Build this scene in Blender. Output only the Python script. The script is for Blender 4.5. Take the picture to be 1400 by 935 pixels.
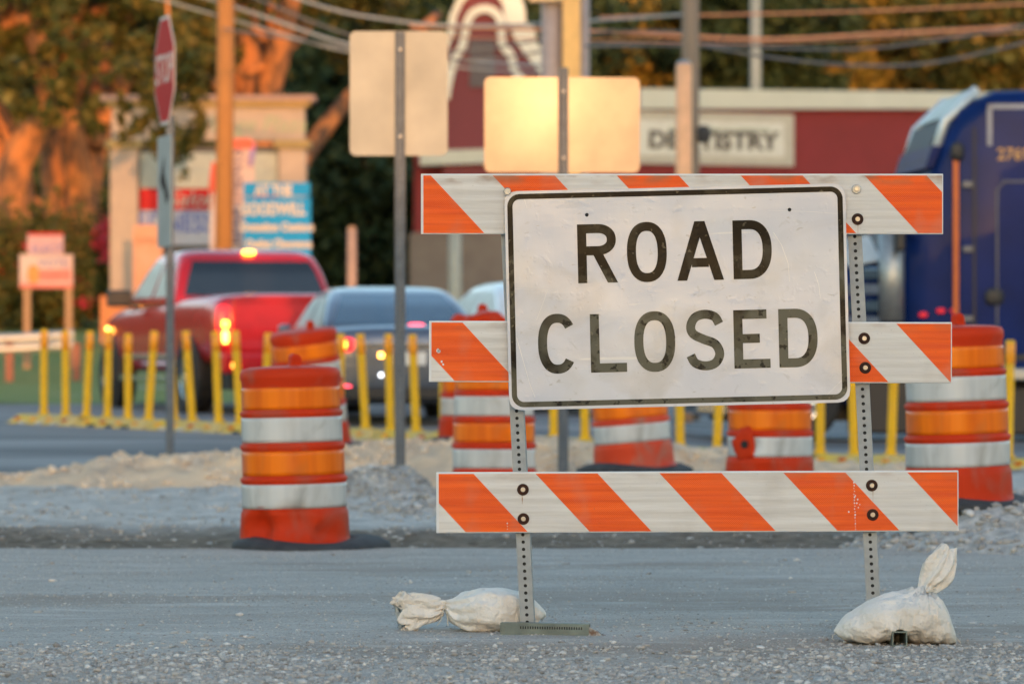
import bpy, math, random
import numpy as np
from mathutils import Vector, Matrix, noise
R = math.radians
random.seed(7); rng = np.random.default_rng(7)
for o in list(bpy.data.objects): bpy.data.objects.remove(o)
S = bpy.context.scene
COL = S.collection

# ------------------------------------------------------------------ camera
FPX = 5833.0                      # 150 mm lens on a 36 mm sensor, 1400 px wide
cd = bpy.data.cameras.new('camera'); cam = bpy.data.objects.new('camera', cd); COL.objects.link(cam)
cd.lens = 150; cd.sensor_width = 36; cd.clip_end = 2000; cd.clip_start = 0.5
cam.location = (0, 0, 1.0); cam.rotation_euler = (R(90) + 7.5/FPX, 0, 0)
cd.dof.use_dof = True; cd.dof.focus_distance = 14.85; cd.dof.aperture_fstop = 4.2
S.camera = cam
S.render.resolution_x = 1024; S.render.resolution_y = 683

# ------------------------------------------------------------------ light
SUN_EL = 3.0; SUN_SIDE = 8.0      # low sun behind the camera, a little to its right
w = bpy.data.worlds.new('World'); S.world = w; w.use_nodes = True
nt = w.node_tree; bg = nt.nodes['Background']
sky = nt.nodes.new('ShaderNodeTexSky'); sky.sky_type = 'NISHITA'; sky.sun_disc = False
sky.sun_elevation = R(SUN_EL); sky.sun_rotation = R(180 - SUN_SIDE)
sky.air_density = 1.0; sky.dust_density = 1.0; sky.ozone_density = 1.5
nt.links.new(sky.outputs[0], bg.inputs[0]); bg.inputs[1].default_value = 0.15
sd = bpy.data.lights.new('sun', 'SUN'); sd.energy = 0.5; sd.angle = R(0.5); sd.color = (1.0, 0.47, 0.17)
sun = bpy.data.objects.new('sun', sd); COL.objects.link(sun)
tosun = Vector((math.sin(R(SUN_SIDE))*math.cos(R(SUN_EL)), -math.cos(R(SUN_SIDE))*math.cos(R(SUN_EL)), math.sin(R(SUN_EL))))
sun.rotation_euler = tosun.to_track_quat('Z', 'Y').to_euler()
S.view_settings.view_transform = 'Standard'; S.view_settings.look = 'None'
S.view_settings.exposure = 2.65; S.view_settings.gamma = 1.0
S.render.engine = 'CYCLES'

# ------------------------------------------------------------------ helpers
def P(px, py, Y): return Vector(((px-700)/FPX*Y, Y, 1.0 + (475-py)/FPX*Y))
def lerp(a, b, t): return a + (b-a)*t
def sstep(t): t = min(1, max(0, t)); return t*t*(3-2*t)
def interp(x, xs, ys): return float(np.interp(x, xs, ys))

def tag(o, label=None, cat=None, group=None, kind=None):
    if label: o['label'] = label
    if cat: o['category'] = cat
    if group: o['group'] = group
    if kind: o['kind'] = kind
    return o
def empty(name, loc=(0,0,0), rot=(0,0,0), label=None, cat=None, group=None):
    o = bpy.data.objects.new(name, None); COL.objects.link(o); o.location = loc; o.rotation_euler = rot
    o.empty_display_size = .1
    return tag(o, label, cat, group)

def M(name, col, rough=.6, metal=0.0, col2=None, nscale=8, namt=.5, bump=0, bscale=60, bdist=.01, spec=.5, emit=None, es=0, coat=0, stretch=None, detail=5):
    m = bpy.data.materials.new(name); m.use_nodes = True; n = m.node_tree.nodes; l = m.node_tree.links
    b = n['Principled BSDF']; b.inputs['Roughness'].default_value = rough; b.inputs['Metallic'].default_value = metal
    b.inputs['Specular IOR Level'].default_value = spec; b.inputs['Coat Weight'].default_value = coat
    c4 = (*col, 1)
    if col2 is None: col2 = tuple(c*.82 for c in col)
    tc = n.new('ShaderNodeTexCoord'); mp = n.new('ShaderNodeMapping'); l.new(tc.outputs['Object'], mp.inputs[0])
    if stretch: mp.inputs['Scale'].default_value = stretch
    nz = n.new('ShaderNodeTexNoise'); nz.inputs['Scale'].default_value = nscale; nz.inputs['Detail'].default_value = detail
    l.new(mp.outputs[0], nz.inputs['Vector'])
    rp = n.new('ShaderNodeMapRange'); rp.inputs[1].default_value = .5-.3*(1.2-namt); rp.inputs[2].default_value = .5+.3*(1.2-namt)
    l.new(nz.outputs['Fac'], rp.inputs[0])
    mx = n.new('ShaderNodeMix'); mx.data_type = 'RGBA'; mx.inputs['A'].default_value = c4; mx.inputs['B'].default_value = (*col2, 1)
    l.new(rp.outputs[0], mx.inputs['Factor']); l.new(mx.outputs['Result'], b.inputs['Base Color'])
    if bump:
        nb = n.new('ShaderNodeTexNoise'); nb.inputs['Scale'].default_value = bscale; nb.inputs['Detail'].default_value = 4
        l.new(mp.outputs[0], nb.inputs['Vector'])
        bp = n.new('ShaderNodeBump'); bp.inputs['Strength'].default_value = bump; bp.inputs['Distance'].default_value = bdist
        l.new(nb.outputs['Fac'], bp.inputs['Height']); l.new(bp.outputs[0], b.inputs['Normal'])
    if emit:
        b.inputs['Emission Color'].default_value = (*emit, 1); b.inputs['Emission Strength'].default_value = es
    return m

class MB:
    def __init__(s): s.v = []; s.f = []
    def add(s, vs, fs):
        k = len(s.v); s.v += [tuple(v) for v in vs]; s.f += [tuple(i+k for i in f) for f in fs]; return s
    def box(s, a, b, mat=None):
        x0,y0,z0 = a; x1,y1,z1 = b
        vs = [(x0,y0,z0),(x1,y0,z0),(x1,y1,z0),(x0,y1,z0),(x0,y0,z1),(x1,y0,z1),(x1,y1,z1),(x0,y1,z1)]
        if mat is not None: vs = [mat @ Vector(v) for v in vs]
        return s.add(vs, [(0,3,2,1),(4,5,6,7),(0,1,5,4),(1,2,6,5),(2,3,7,6),(3,0,4,7)])
    def tube(s, pts, rad, n=10, cap=True, sx=1, sy=1):
        pts = [Vector(p) for p in pts]; N = len(pts)
        rr = rad if isinstance(rad, (list, tuple)) else [rad]*N
        k = len(s.v); ref = None
        for i, p in enumerate(pts):
            d = (pts[min(i+1,N-1)] - pts[max(i-1,0)]).normalized()
            if ref is None:
                ref = Vector((0,0,1)) if abs(d.z) < .9 else Vector((1,0,0))
            a = (ref - d*ref.dot(d)).normalized(); b = d.cross(a); ref = a
            for j in range(n):
                t = 2*math.pi*j/n
                s.v.append(tuple(p + a*math.cos(t)*rr[i]*sx + b*math.sin(t)*rr[i]*sy))
        for i in range(N-1):
            for j in range(n):
                s.f.append((k+i*n+j, k+i*n+(j+1)%n, k+(i+1)*n+(j+1)%n, k+(i+1)*n+j))
        if cap:
            s.f.append(tuple(k+j for j in reversed(range(n)))); s.f.append(tuple(k+(N-1)*n+j for j in range(n)))
        return s
    def lathe(s, prof, n=32, fn=None):
        k = len(s.v)
        for (r, z) in prof:
            for j in range(n):
                t = 2*math.pi*j/n; v = Vector((r*math.cos(t), r*math.sin(t), z))
                s.v.append(tuple(fn(v) if fn else v))
        for i in range(len(prof)-1):
            for j in range(n):
                s.f.append((k+i*n+j, k+i*n+(j+1)%n, k+(i+1)*n+(j+1)%n, k+(i+1)*n+j))
        return s
    def rings(s, rs, cap=True, closed=True):
        k = len(s.v); n = len(rs[0])
        for r in rs: s.v += [tuple(v) for v in r]
        for i in range(len(rs)-1):
            for j in range(n if closed else n-1):
                s.f.append((k+i*n+j, k+i*n+(j+1)%n, k+(i+1)*n+(j+1)%n, k+(i+1)*n+j))
        if cap:
            s.f.append(tuple(k+j for j in reversed(range(n)))); s.f.append(tuple(k+(len(rs)-1)*n+j for j in range(n)))
        return s
    def prism(s, poly, y0, y1):      # poly in (x,z)
        n = len(poly)
        vs = [(x,y0,z) for x,z in poly] + [(x,y1,z) for x,z in poly]
        fs = [tuple(range(n)), tuple(reversed(range(n,2*n)))] + [(i,i+n,(i+1)%n+n,(i+1)%n) for i in range(n)]
        return s.add(vs, fs)
    def build(s, name, mat, parent=None, smooth=False, bevel=0, loc=None, rot=None, subsurf=0, angle=None):
        me = bpy.data.meshes.new(name); me.from_pydata(s.v, [], s.f); me.validate(); me.update()
        import bmesh
        bm = bmesh.new(); bm.from_mesh(me); bmesh.ops.recalc_face_normals(bm, faces=bm.faces); bm.to_mesh(me); bm.free()
        if mat: me.materials.append(mat)
        o = bpy.data.objects.new(name, me); COL.objects.link(o)
        if parent: o.parent = parent
        if loc is not None: o.location = loc
        if rot is not None: o.rotation_euler = rot
        if smooth: me.shade_smooth()
        if bevel:
            m = o.modifiers.new('bevel','BEVEL'); m.width = bevel; m.segments = 2; m.limit_method = 'ANGLE'
        if subsurf:
            m = o.modifiers.new('sub','SUBSURF'); m.levels = subsurf; m.render_levels = subsurf
        return o

def fastmesh(name, v, quads, mat, parent=None, smooth=False):
    me = bpy.data.meshes.new(name); nf = len(quads); k = quads.shape[1]
    me.vertices.add(len(v)); me.vertices.foreach_set('co', v.astype(np.float32).ravel())
    me.loops.add(nf*k); me.loops.foreach_set('vertex_index', quads.astype(np.int32).ravel())
    me.polygons.add(nf); me.polygons.foreach_set('loop_start', np.arange(0, nf*k, k, dtype=np.int32))
    me.polygons.foreach_set('loop_total', np.full(nf, k, dtype=np.int32))
    me.update(); me.validate()
    if smooth: me.shade_smooth()
    me.materials.append(mat)
    o = bpy.data.objects.new(name, me); COL.objects.link(o)
    if parent: o.parent = parent
    return o

# ------------------------------------------------------------------ terrain
def base_h(x, Y):
    h = interp(Y, [34,36,43,55,60,68,95,130,200], [0,.03,.24,.30,.35,.45,1.7,2.4,3.0])
    if Y > 43:
        k = sstep((1.0 - x)/6.0)
        h = lerp(min(h, .30), h, k)
    return h * lerp(1, .12, sstep((x-.3)/2.2))
def edge_y(x): return 21.35 + .12*noise.noise(Vector((x*.8, 3.1, 0))) - .012*x*x*.3
def ground_h(x, Y):
    h = base_h(x, Y)
    if 11 < Y < 34 and abs(x) < 9:
        e = edge_y(x)
        h -= .045*sstep((Y-e)/.12)*(1-sstep((Y-e-1.2)/1.2))
        h += .010*noise.noise(Vector((x*.9, Y*.5, 0))) + .004*noise.noise(Vector((x*5, Y*5, 1)))
        if Y > e: h += sstep((Y-e)/1.5)*(.030*noise.noise(Vector((x*2.2, Y*1.4, 5)))+.022*noise.noise(Vector((x*7, Y*6, 5)))+.010*noise.noise(Vector((x*14, Y*12, 5))))
        g = sstep((14.7-Y+.5*noise.noise(Vector((x*.7,Y,2))))/.8)
        h += g*.006*noise.noise(Vector((x*24, Y*24, 3)))
    return h
PXS = [-60, 15, 60,150,250,330,480,600,700,800,900,960,1040,1150,1250]
AY  = [670,662,650,636,631,626,619,613,612,614,618,626,636,645,650]
def sand_h(x, Y):
    px = 700 + x*185; ycr = interp(px, PXS, AY)
    A = max(0, 1 + (475-ycr)/185 + .01)
    back = interp(px, [300, 420], [32.3, 33.7])
    m = sstep((Y-30.15+.25*noise.noise(Vector((x*1.3,0,7))))/1.2)*(1-sstep((Y-back)/1.1))
    n = .05*noise.noise(Vector((x*2.3, Y*1.6, 9)))+.045*noise.noise(Vector((x*7, Y*5, 4)))+.022*noise.noise(Vector((x*17, Y*13, 4)))
    return base_h(x, Y) - .07 + (A+.07)*m + n*m*1.3
def heap_h(x, Y, cx, cy, sx, sy, A, rough=1.0, seed=0):
    d = math.sqrt(((x-cx)/sx)**2 + ((Y-cy)/sy)**2)
    d += .25*noise.noise(Vector((x*1.2, Y*1.2, seed)))
    m = sstep((1-d)/.75)
    n = .05*noise.noise(Vector((x*3, Y*3, seed+1)))+.035*noise.noise(Vector((x*9, Y*9, seed+2)))+.015*noise.noise(Vector((x*25, Y*25, seed+2)))
    return -.09 + (A+.09)*m + n*m*rough

def grid(name, xs, ys, fn, mat, kind='structure'):
    xs = np.array(xs); ys = np.array(ys); nx, ny = len(xs), len(ys)
    v = np.zeros((ny, nx, 3)); v[:,:,0] = xs[None,:]; v[:,:,1] = ys[:,None]
    for j in range(ny):
        for i in range(nx): v[j,i,2] = fn(xs[i], ys[j])
    idx = np.arange(nx*ny).reshape(ny,nx)
    q = np.stack([idx[:-1,:-1], idx[:-1,1:], idx[1:,1:], idx[1:,:-1]], -1).reshape(-1,4)
    o = fastmesh(name, v.reshape(-1,3), q, mat, smooth=True); o['kind'] = kind
    return o

def ground_material():
    m = bpy.data.materials.new('crushed_stone'); m.use_nodes = True; n = m.node_tree.nodes; l = m.node_tree.links
    b = n['Principled BSDF']; b.inputs['Roughness'].default_value = .9; b.inputs['Specular IOR Level'].default_value = .25
    tc = n.new('ShaderNodeTexCoord')
    def noi(sc, det=6, st=None, rough=.6):
        t = n.new('ShaderNodeTexNoise'); t.inputs['Scale'].default_value = sc; t.inputs['Detail'].default_value = det; t.inputs['Roughness'].default_value = rough
        if st:
            mp = n.new('ShaderNodeMapping'); mp.inputs['Scale'].default_value = st; l.new(tc.outputs['Object'], mp.inputs[0]); l.new(mp.outputs[0], t.inputs['Vector'])
        else: l.new(tc.outputs['Object'], t.inputs['Vector'])
        return t.outputs['Fac']
    def rng_(s, a, b_):
        r = n.new('ShaderNodeMapRange'); r.inputs[1].default_value = a; r.inputs[2].default_value = b_; l.new(s, r.inputs[0]); return r.outputs[0]
    def mix(f, A, B):
        x = n.new('ShaderNodeMix'); x.data_type = 'RGBA'; l.new(f, x.inputs['Factor'])
        for k, c in (('A', A), ('B', B)):
            if isinstance(c, tuple): x.inputs[k].default_value = (*c, 1)
            else: l.new(c, x.inputs[k])
        return x.outputs['Result']
    def math_(op, a, c):
        x = n.new('ShaderNodeMath'); x.operation = op
        for i, s in enumerate((a, c)):
            if isinstance(s, (int, float)): x.inputs[i].default_value = s
            else: l.new(s, x.inputs[i])
        return x.outputs[0]
    vor = n.new('ShaderNodeTexVoronoi'); vor.inputs['Scale'].default_value = 70; l.new(tc.outputs['Object'], vor.inputs['Vector'])
    vh = n.new('ShaderNodeSeparateColor'); l.new(vor.outputs['Color'], vh.inputs[0])
    c = mix(rng_(noi(2.2, 5, (.5, 1.6, 1)), .38, .62), (.40,.355,.315), (.54,.485,.43))
    c = mix(rng_(noi(1.1, 4, (.35, 1.2, 1)), .55, .72), c, (.34,.27,.215))
    grain = rng_(noi(120, 3), .25, .75)
    c2 = mix(grain, (.12,.11,.10), (.66,.62,.57))
    c = mix(math_('MULTIPLY', rng_(noi(20, 2), .3, .6), .75), c, c2)
    # single pale and dark stones
    st = mix(vh.outputs[0], (.22,.21,.20), (.46,.445,.42))
    c = mix(math_('MULTIPLY', rng_(vh.outputs[1], .55, .9), .45), c, st)
    c = mix(math_('MULTIPLY', rng_(noi(.55, 5, (.5,1,1)), .50, .60), .5), c, (.27,.215,.17))
    c = mix(math_('MULTIPLY', rng_(noi(3.5, 6, (.4,1.4,1)), .56, .66), .4), c, (.62,.59,.55))
    sep = n.new('ShaderNodeSeparateXYZ'); l.new(tc.outputs['Object'], sep.inputs[0])
    y = sep.outputs[1]
    wob = math_('MULTIPLY', math_('SUBTRACT', noi(1.5, 4), .5), .9)
    yw = math_('ADD', y, wob)
    band = math_('MULTIPLY', rng_(y, 21.2, 21.4), rng_(yw, 24.3, 23.0))
    c = mix(band, c, mix(rng_(noi(9, 4), .35, .65), (.10,.072,.048), (.24,.185,.135)))
    # dusty pale gravel beyond the edge
    far = math_('MULTIPLY', rng_(yw, 23.4, 24.4), rng_(yw, 34.5, 33))
    c = mix(math_('MULTIPLY', far, .8), c, mix(rng_(noi(5, 6, (.6,1,1)), .36, .64), (.36,.34,.31), (.68,.64,.59)))
    l.new(c, b.inputs['Base Color'])
    bp = n.new('ShaderNodeBump'); bp.inputs['Strength'].default_value = 1.0; bp.inputs['Distance'].default_value = .010
    h = math_('ADD', math_('MULTIPLY', noi(90, 5), 1.0), math_('MULTIPLY', vor.outputs['Distance'], .6))
    l.new(h, bp.inputs['Height']); l.new(bp.outputs[0], b.inputs['Normal'])
    return m
m_ground = ground_material()
fr = lambda a,b,st: list(np.arange(a,b,st))
gx = [-400,-200,-100,-60,-40,-30,-20,-15,-12,-9,-7,-6]+fr(-5,5.001,.05)+[6,7,9,12,15,20,30,40,60,100,200,400]
gy = [-400,-200,-100,-50,-20,0,5,9]+fr(11.5,16,.04)+fr(16,34,.07)+fr(34,60,.5)+[62,65,68,72,76,80,85,90,95,100,110,120,130,150,170,200,300,500,900]
grid('ground', gx, gy, ground_h, m_ground)

m_road = M('asphalt', (.11,.11,.115), .85, col2=(.27,.265,.26), nscale=.6, namt=.9, bump=.4, bscale=80, bdist=.004, stretch=(.35,1.6,1))
rx = [-60,-30,-15,-10]+fr(-8,8,.4)+[10,15,30,60]
grid('road', rx, fr(34.2,55,.4)+[55,58,62,70,80,90] , lambda x,Y: base_h(x,Y)+.006-(.6*sstep((Y-54)/2) if x < -2.6 else 0), m_road)
m_grass = M('grass_blades', (.14,.21,.04), .9, col2=(.20,.22,.06), nscale=3, bump=.8, bscale=50, bdist=.03)
lo = grid('lawn', [-80,-40,-25]+fr(-18,-2,.5)+[-1.5], fr(53,100,.8)+[110,125,145,170], lambda x,Y: base_h(x,Y)+.014+.03*noise.noise(Vector((x*.8,Y*.6,0)))-(.12*sstep((x+3.0)/1.5)), m_grass)

m_sand = M('limestone_sand', (.84,.60,.38), .95, col2=(.46,.35,.26), nscale=3.2, bump=.9, bscale=40, bdist=.02)
sx_ = fr(-4.6,3.2,.035)
grid('sand_heap', sx_, fr(29.9,34.9,.05), sand_h, m_sand)
m_rub = M('crushed_blue_gravel', (.32,.315,.30), .95, col2=(.56,.54,.51), nscale=16, namt=.7, bump=1.0, bscale=55, bdist=.02)
def heap(name, cx, cy, sx, sy, A, seed, st=.03):
    grid(name, fr(cx-sx*1.35, cx+sx*1.35, st), fr(cy-sy*1.35, cy+sy*1.35, st), lambda x,Y: ground_h(x,Y)*.5+heap_h(x,Y,cx,cy,sx,sy,A,1.0,seed), m_rub)
heap('gravel_heap', 2.85, 21.9, 1.45, 2.1, .225, 11)
heap('gravel_heap', -.85, 29.2, .55, .9, .165, 21)
heap('gravel_heap', -.62, 26.3, .55, 1.4, .07, 31)
heap('gravel_heap', 1.0, 27.8, 1.1, 1.5, .13, 41)

# loose stones: one scatter
def stones(name, n, sampler, size, mat):
    ico = [(0,0,1),(.89,0,.45),(.28,.85,.45),(-.72,.53,.45),(-.72,-.53,.45),(.28,-.85,.45),(.72,.53,-.45),(-.28,.85,-.45),(-.89,0,-.45),(-.28,-.85,-.45),(.72,-.53,-.45),(0,0,-1)]
    tri = [(0,1,2),(0,2,3),(0,3,4),(0,4,5),(0,5,1),(1,6,2),(2,7,3),(3,8,4),(4,9,5),(5,10,1),(2,6,7),(3,7,8),(4,8,9),(5,9,10),(1,10,6),(6,11,7),(7,11,8),(8,11,9),(9,11,10),(10,11,6)]
    ico = np.array(ico); tri = np.array(tri)
    V = np.zeros((n,12,3)); 
    for i in range(n):
        x, Y, z = sampler()
        s = size[0]*(size[1]/size[0])**(random.random()**1.8)
        a = random.random()*6.28; sc = np.array([s*random.uniform(.7,1.5), s*random.uniform(.6,1.1), s*random.uniform(.35,.75)])
        p = ico*(1+rng.uniform(-.3,.3,(12,1)))*sc
        c_, s_ = math.cos(a), math.sin(a)
        p = np.stack([p[:,0]*c_-p[:,1]*s_, p[:,0]*s_+p[:,1]*c_, p[:,2]], -1)
        tl = random.uniform(-.4,.4); p = np.stack([p[:,0], p[:,1]*math.cos(tl)-p[:,2]*math.sin(tl), p[:,1]*math.sin(tl)+p[:,2]*math.cos(tl)], -1)
        V[i] = p + np.array([x, Y, z+sc[2]*.25])
    F = (tri[None]+ (np.arange(n)*12)[:,None,None]).reshape(-1,3)
    return fastmesh(name, V.reshape(-1,3), F, mat)
def stone_material():
    m = bpy.data.materials.new('stone_chips'); m.use_nodes = True; n = m.node_tree.nodes; l = m.node_tree.links
    g = n.new('ShaderNodeNewGeometry'); r = n.new('ShaderNodeValToRGB'); l.new(g.outputs['Random Per Island'], r.inputs[0])
    e = r.color_ramp.elements; e[0].color = (.24,.23,.22,1); e[1].color = (.64,.62,.59,1)
    for p, c in ((.3,(.33,.32,.31,1)),(.6,(.42,.41,.39,1)),(.8,(.40,.37,.34,1)),(.88,(.50,.48,.46,1))):
        k = e.new(p); k.color = c
    l.new(r.outputs[0], n['Principled BSDF'].inputs['Base Color']); n['Principled BSDF'].inputs['Roughness'].default_value = .9
    return m
m_st = stone_material()
leaf_stone = M('pale_limestone', (.80,.64,.48), .95, col2=(.55,.45,.36), nscale=3)
def near_s():
    while True:
        Y = random.uniform(12.3, 15.6); x = random.uniform(-.14*Y, .14*Y)
        d = sstep((14.7-Y+.5*noise.noise(Vector((x*1.1,3,3))))/1.3)*.9 + .02
        d *= .35+1.1*max(0, noise.noise(Vector((x*1.7, Y*2.6, 8)))+.45)
        if random.random() < d: return x, Y, ground_h(x,Y)
tag(stones('gravel', 17000, near_s, (.0035,.014), m_st), 'loose grey gravel chips strewn across the foreground in front of the barricade', 'gravel', kind='stuff')
def mid_s():
    while True:
        Y = random.uniform(15.5, 30); x = random.uniform(-.14*Y, .14*Y)
        if 21.25 < Y < 23.0 and random.random() < .8: continue
        d = .003 if Y < 21.3 else .5*max(0.05, noise.noise(Vector((x*1.2, Y*.8, 3)))+.4)
        if random.random() < d: return x, Y, ground_h(x,Y)
tag(stones('gravel', 9000, mid_s, (.004,.020), m_st), 'scattered gravel lying between the barricade and the sand heap', 'gravel', kind='stuff')
def fine_s():
    while True:
        Y = random.uniform(14.0, 21.3); x = random.uniform(-.14*Y, .14*Y)
        if random.random() < .25+.9*max(0, noise.noise(Vector((x*.8, Y*.9, 13)))+.3): return x, Y, ground_h(x,Y)
tag(stones('grit', 16000, fine_s, (.0022,.006), m_st), 'fine grit covering the packed ground around the barricade feet', 'grit', kind='stuff')
def heap_s():
    k = random.choice([0,0,0,1,2,3])
    cx,cy,sx,sy,A,sd_ = [(2.85,21.9,1.45,2.1,.225,11),(-.85,29.2,.55,.9,.165,21),(-.62,26.3,.55,1.4,.07,31),(1.0,27.8,1.1,1.5,.13,41)][k]
    while True:
        x = random.uniform(cx-sx*1.05, cx+sx*1.05); Y = random.uniform(cy-sy, cy+sy*.6)
        z = ground_h(x,Y)*.5+heap_h(x,Y,cx,cy,sx,sy,A,1.0,sd_)
        if z > ground_h(x,Y)-.01: return x, Y, z
tag(stones('rubble', 7000, heap_s, (.006,.032), m_st), 'broken stone lying over the low grey heaps behind the barricade', 'rubble', kind='stuff')

def sand_s():
    while True:
        x = random.uniform(-4.2, 2.2); Y = random.uniform(30, 33)
        z = sand_h(x,Y)
        if z > ground_h(x,Y)+.01 and noise.noise(Vector((x*1.5,Y*1.5,2))) > -.15: return x, Y, z
tag(stones('limestone_lumps', 3500, sand_s, (.008,.04), leaf_stone), 'pale limestone lumps lying on the sand heap behind the drums', 'rubble', kind='stuff')

# ------------------------------------------------------------------ materials
m_galv = M('galvanised_steel', (.42,.44,.45), .45, .75, col2=(.30,.32,.33), nscale=30, bump=.1, bscale=200, bdist=.001)
m_galv_d = M('weathered_steel_post', (.135,.155,.18), .6, .2, col2=(.09,.105,.125), nscale=20)
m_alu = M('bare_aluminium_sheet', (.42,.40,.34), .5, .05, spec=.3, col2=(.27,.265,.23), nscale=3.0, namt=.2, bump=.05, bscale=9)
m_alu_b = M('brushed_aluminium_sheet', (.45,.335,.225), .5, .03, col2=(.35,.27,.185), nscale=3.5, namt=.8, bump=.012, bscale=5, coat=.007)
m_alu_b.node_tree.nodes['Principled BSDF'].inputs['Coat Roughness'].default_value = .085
m_wplastic = M('white_plastic', (.70,.71,.72), .5, col2=(.62,.62,.62), nscale=12)
m_rubber = M('black_rubber', (.025,.026,.03), .75, col2=(.05,.05,.05), nscale=20, bump=.2)
m_rubber_g = M('dusty_rubber', (.022,.024,.028), .8, col2=(.05,.052,.056), nscale=14, bump=.2)
m_tyre = M('tyre_rubber', (.02,.02,.022), .8)
m_washer = M('rusty_washer', (.022,.012,.010), .7, 0, spec=.2, col2=(.06,.022,.012), nscale=90)
m_bolt = M('bolt_steel', (.5,.48,.44), .4, .8)

def sheeting(name, period, phase, ztop, stainy):
    m = bpy.data.materials.new(name); m.use_nodes = True; n = m.node_tree.nodes; l = m.node_tree.links
    b = n['Principled BSDF']; b.inputs['Roughness'].default_value = .5; b.inputs['Specular IOR Level'].default_value = .04
    tc = n.new('ShaderNodeTexCoord'); sp = n.new('ShaderNodeSeparateXYZ'); l.new(tc.outputs['Object'], sp.inputs[0])
    def mt(op, a, c=0, d=0):
        x = n.new('ShaderNodeMath'); x.operation = op
        for i, s in enumerate((a, c, d)):
            if isinstance(s, (int,float)): x.inputs[i].default_value = s
            else: l.new(s, x.inputs[i])
        return x.outputs[0]
    X, Z = sp.outputs[0], sp.outputs[2]
    u = mt('ADD', X, mt('MULTIPLY', mt('SUBTRACT', Z, ztop), .93))
    u = mt('FRACT', mt('DIVIDE', mt('SUBTRACT', u, phase), period))
    mask = mt('LESS_THAN', u, .5)
    def noi(sc, st=(1,1,1), det=4):
        mp = n.new('ShaderNodeMapping'); mp.inputs['Scale'].default_value = st; l.new(tc.outputs['Object'], mp.inputs[0])
        t = n.new('ShaderNodeTexNoise'); t.inputs['Scale'].default_value = sc; t.inputs['Detail'].default_value = det; l.new(mp.outputs[0], t.inputs['Vector']); return t.outputs['Fac']
    def mr(s, a, c, o0=0, o1=1):
        r = n.new('ShaderNodeMapRange'); r.inputs[1].default_value=a; r.inputs[2].default_value=c; r.inputs[3].default_value=o0; r.inputs[4].default_value=o1; l.new(s, r.inputs[0]); return r.outputs[0]
    def mix(f, A, B):
        x = n.new('ShaderNodeMix'); x.data_type='RGBA'
        if isinstance(f,(int,float)): x.inputs['Factor'].default_value=f
        else: l.new(f, x.inputs['Factor'])
        for k, c in (('A',A),('B',B)):
            if isinstance(c, tuple): x.inputs[k].default_value=(*c,1)
            else: l.new(c, x.inputs[k])
        return x.outputs['Result']
    streak = mr(noi(3, (.6,1,22)), .35, .65)
    org = mix(streak, (.72,.072,.001), (.88,.115,.002))
    wht = mix(streak, (.57,.54,.505), (.68,.655,.62))
    c = mix(mask, wht, org)
    # prismatic diamond grain
    d1 = mt('FRACT', mt('MULTIPLY', mt('ADD', X, Z), 140)); d2 = mt('FRACT', mt('MULTIPLY', mt('SUBTRACT', X, Z), 140))
    dm = mt('LESS_THAN', mt('MINIMUM', d1, d2), .18)
    c = mix(mt('MULTIPLY', dm, .10), c, (.95,.9,.85))
    # grime and rust along the top edge
    topm = mt('MULTIPLY', mr(Z, ztop-.045, ztop, 0, 1), mr(noi(9, (1,1,2)), .45, .62))
    c = mix(mt('MULTIPLY', topm, stainy), c, (.30,.17,.10))
    c = mix(mt('MULTIPLY', mr(noi(160), .70, .76), .7), c, (.15,.12,.10))
    c = mix(mt('MULTIPLY', mr(noi(6, (1,1,.7)), .55, .75), .25), c, (.40,.34,.28))
    l.new(c, b.inputs['Base Color'])
    wv = mt('SINE', mt('MULTIPLY', Z, 150.0))
    bp = n.new('ShaderNodeBump'); bp.inputs['Strength'].default_value=.35; bp.inputs['Distance'].default_value=.002
    l.new(mt('ADD', wv, mt('MULTIPLY', noi(12,(1,1,6)), 2)), bp.inputs['Height']); l.new(bp.outputs[0], b.inputs['Normal'])
    return m

# ------------------------------------------------------------------ barricade
YB = 14.88; SB = FPX/YB
def bx(px): return (px-700)/SB
def bz(py): return 1 + (475-py)/SB
bar = empty('road_closed_barricade', (bx(958), YB, 0), label='orange and white striped barricade on two steel legs carrying the white ROAD CLOSED sign', cat='barricade')
BO = Vector((bx(958), YB, 0))
def L(x, y, z): return Vector((x, y, z)) - BO

def perf_post(length, w=.048, pitch=.0254, r=.0052):
    mb = MB(); n = int(length/pitch)
    h, q = w/2, pitch/2
    rect = [(h,0),(h,q),(h*.45,q),(0,q),(-h*.45,q),(-h,q),(-h,0),(-h,-q),(-h*.45,-q),(0,-q),(h*.45,-q),(h,-q)]
    for face in range(4):
        a = face*math.pi/2; ca, sa = math.cos(a), math.sin(a)
        def tr(u, z, d): x, y = u, -h+d; return (x*ca-y*sa, x*sa+y*ca, z)
        for k in range(n):
            zc = (k+.5)*pitch
            circ = [(r*math.cos(math.atan2(b,a_)), r*math.sin(math.atan2(b,a_))) for a_,b in rect]
            vs = [tr(a_, zc+b, 0) for a_,b in rect] + [tr(a_, zc+b, 0) for a_,b in circ] + [tr(a_, zc+b, .0035) for a_,b in circ]
            fs = [(i,(i+1)%12,12+(i+1)%12,12+i) for i in range(12)] + [(12+i,12+(i+1)%12,24+(i+1)%12,24+i) for i in range(12)]
            mb.add(vs, fs)
    # cap closing the tube top; a dark core is added to each leg
    
    mb.add([(-h,-h,n*pitch),(h,-h,n*pitch),(h,h,n*pitch),(-h,h,n*pitch)], [(0,1,2,3)])
    return mb
m_galv_leg = M('dull_galvanised_tube', (.36,.38,.39), .6, .35, col2=(.27,.29,.30), nscale=30, bump=.1, bscale=200, bdist=.001)
m_dark = M('dark_shade_core', (.02,.02,.02), .9)
TILT = R(-2.9)
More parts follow.
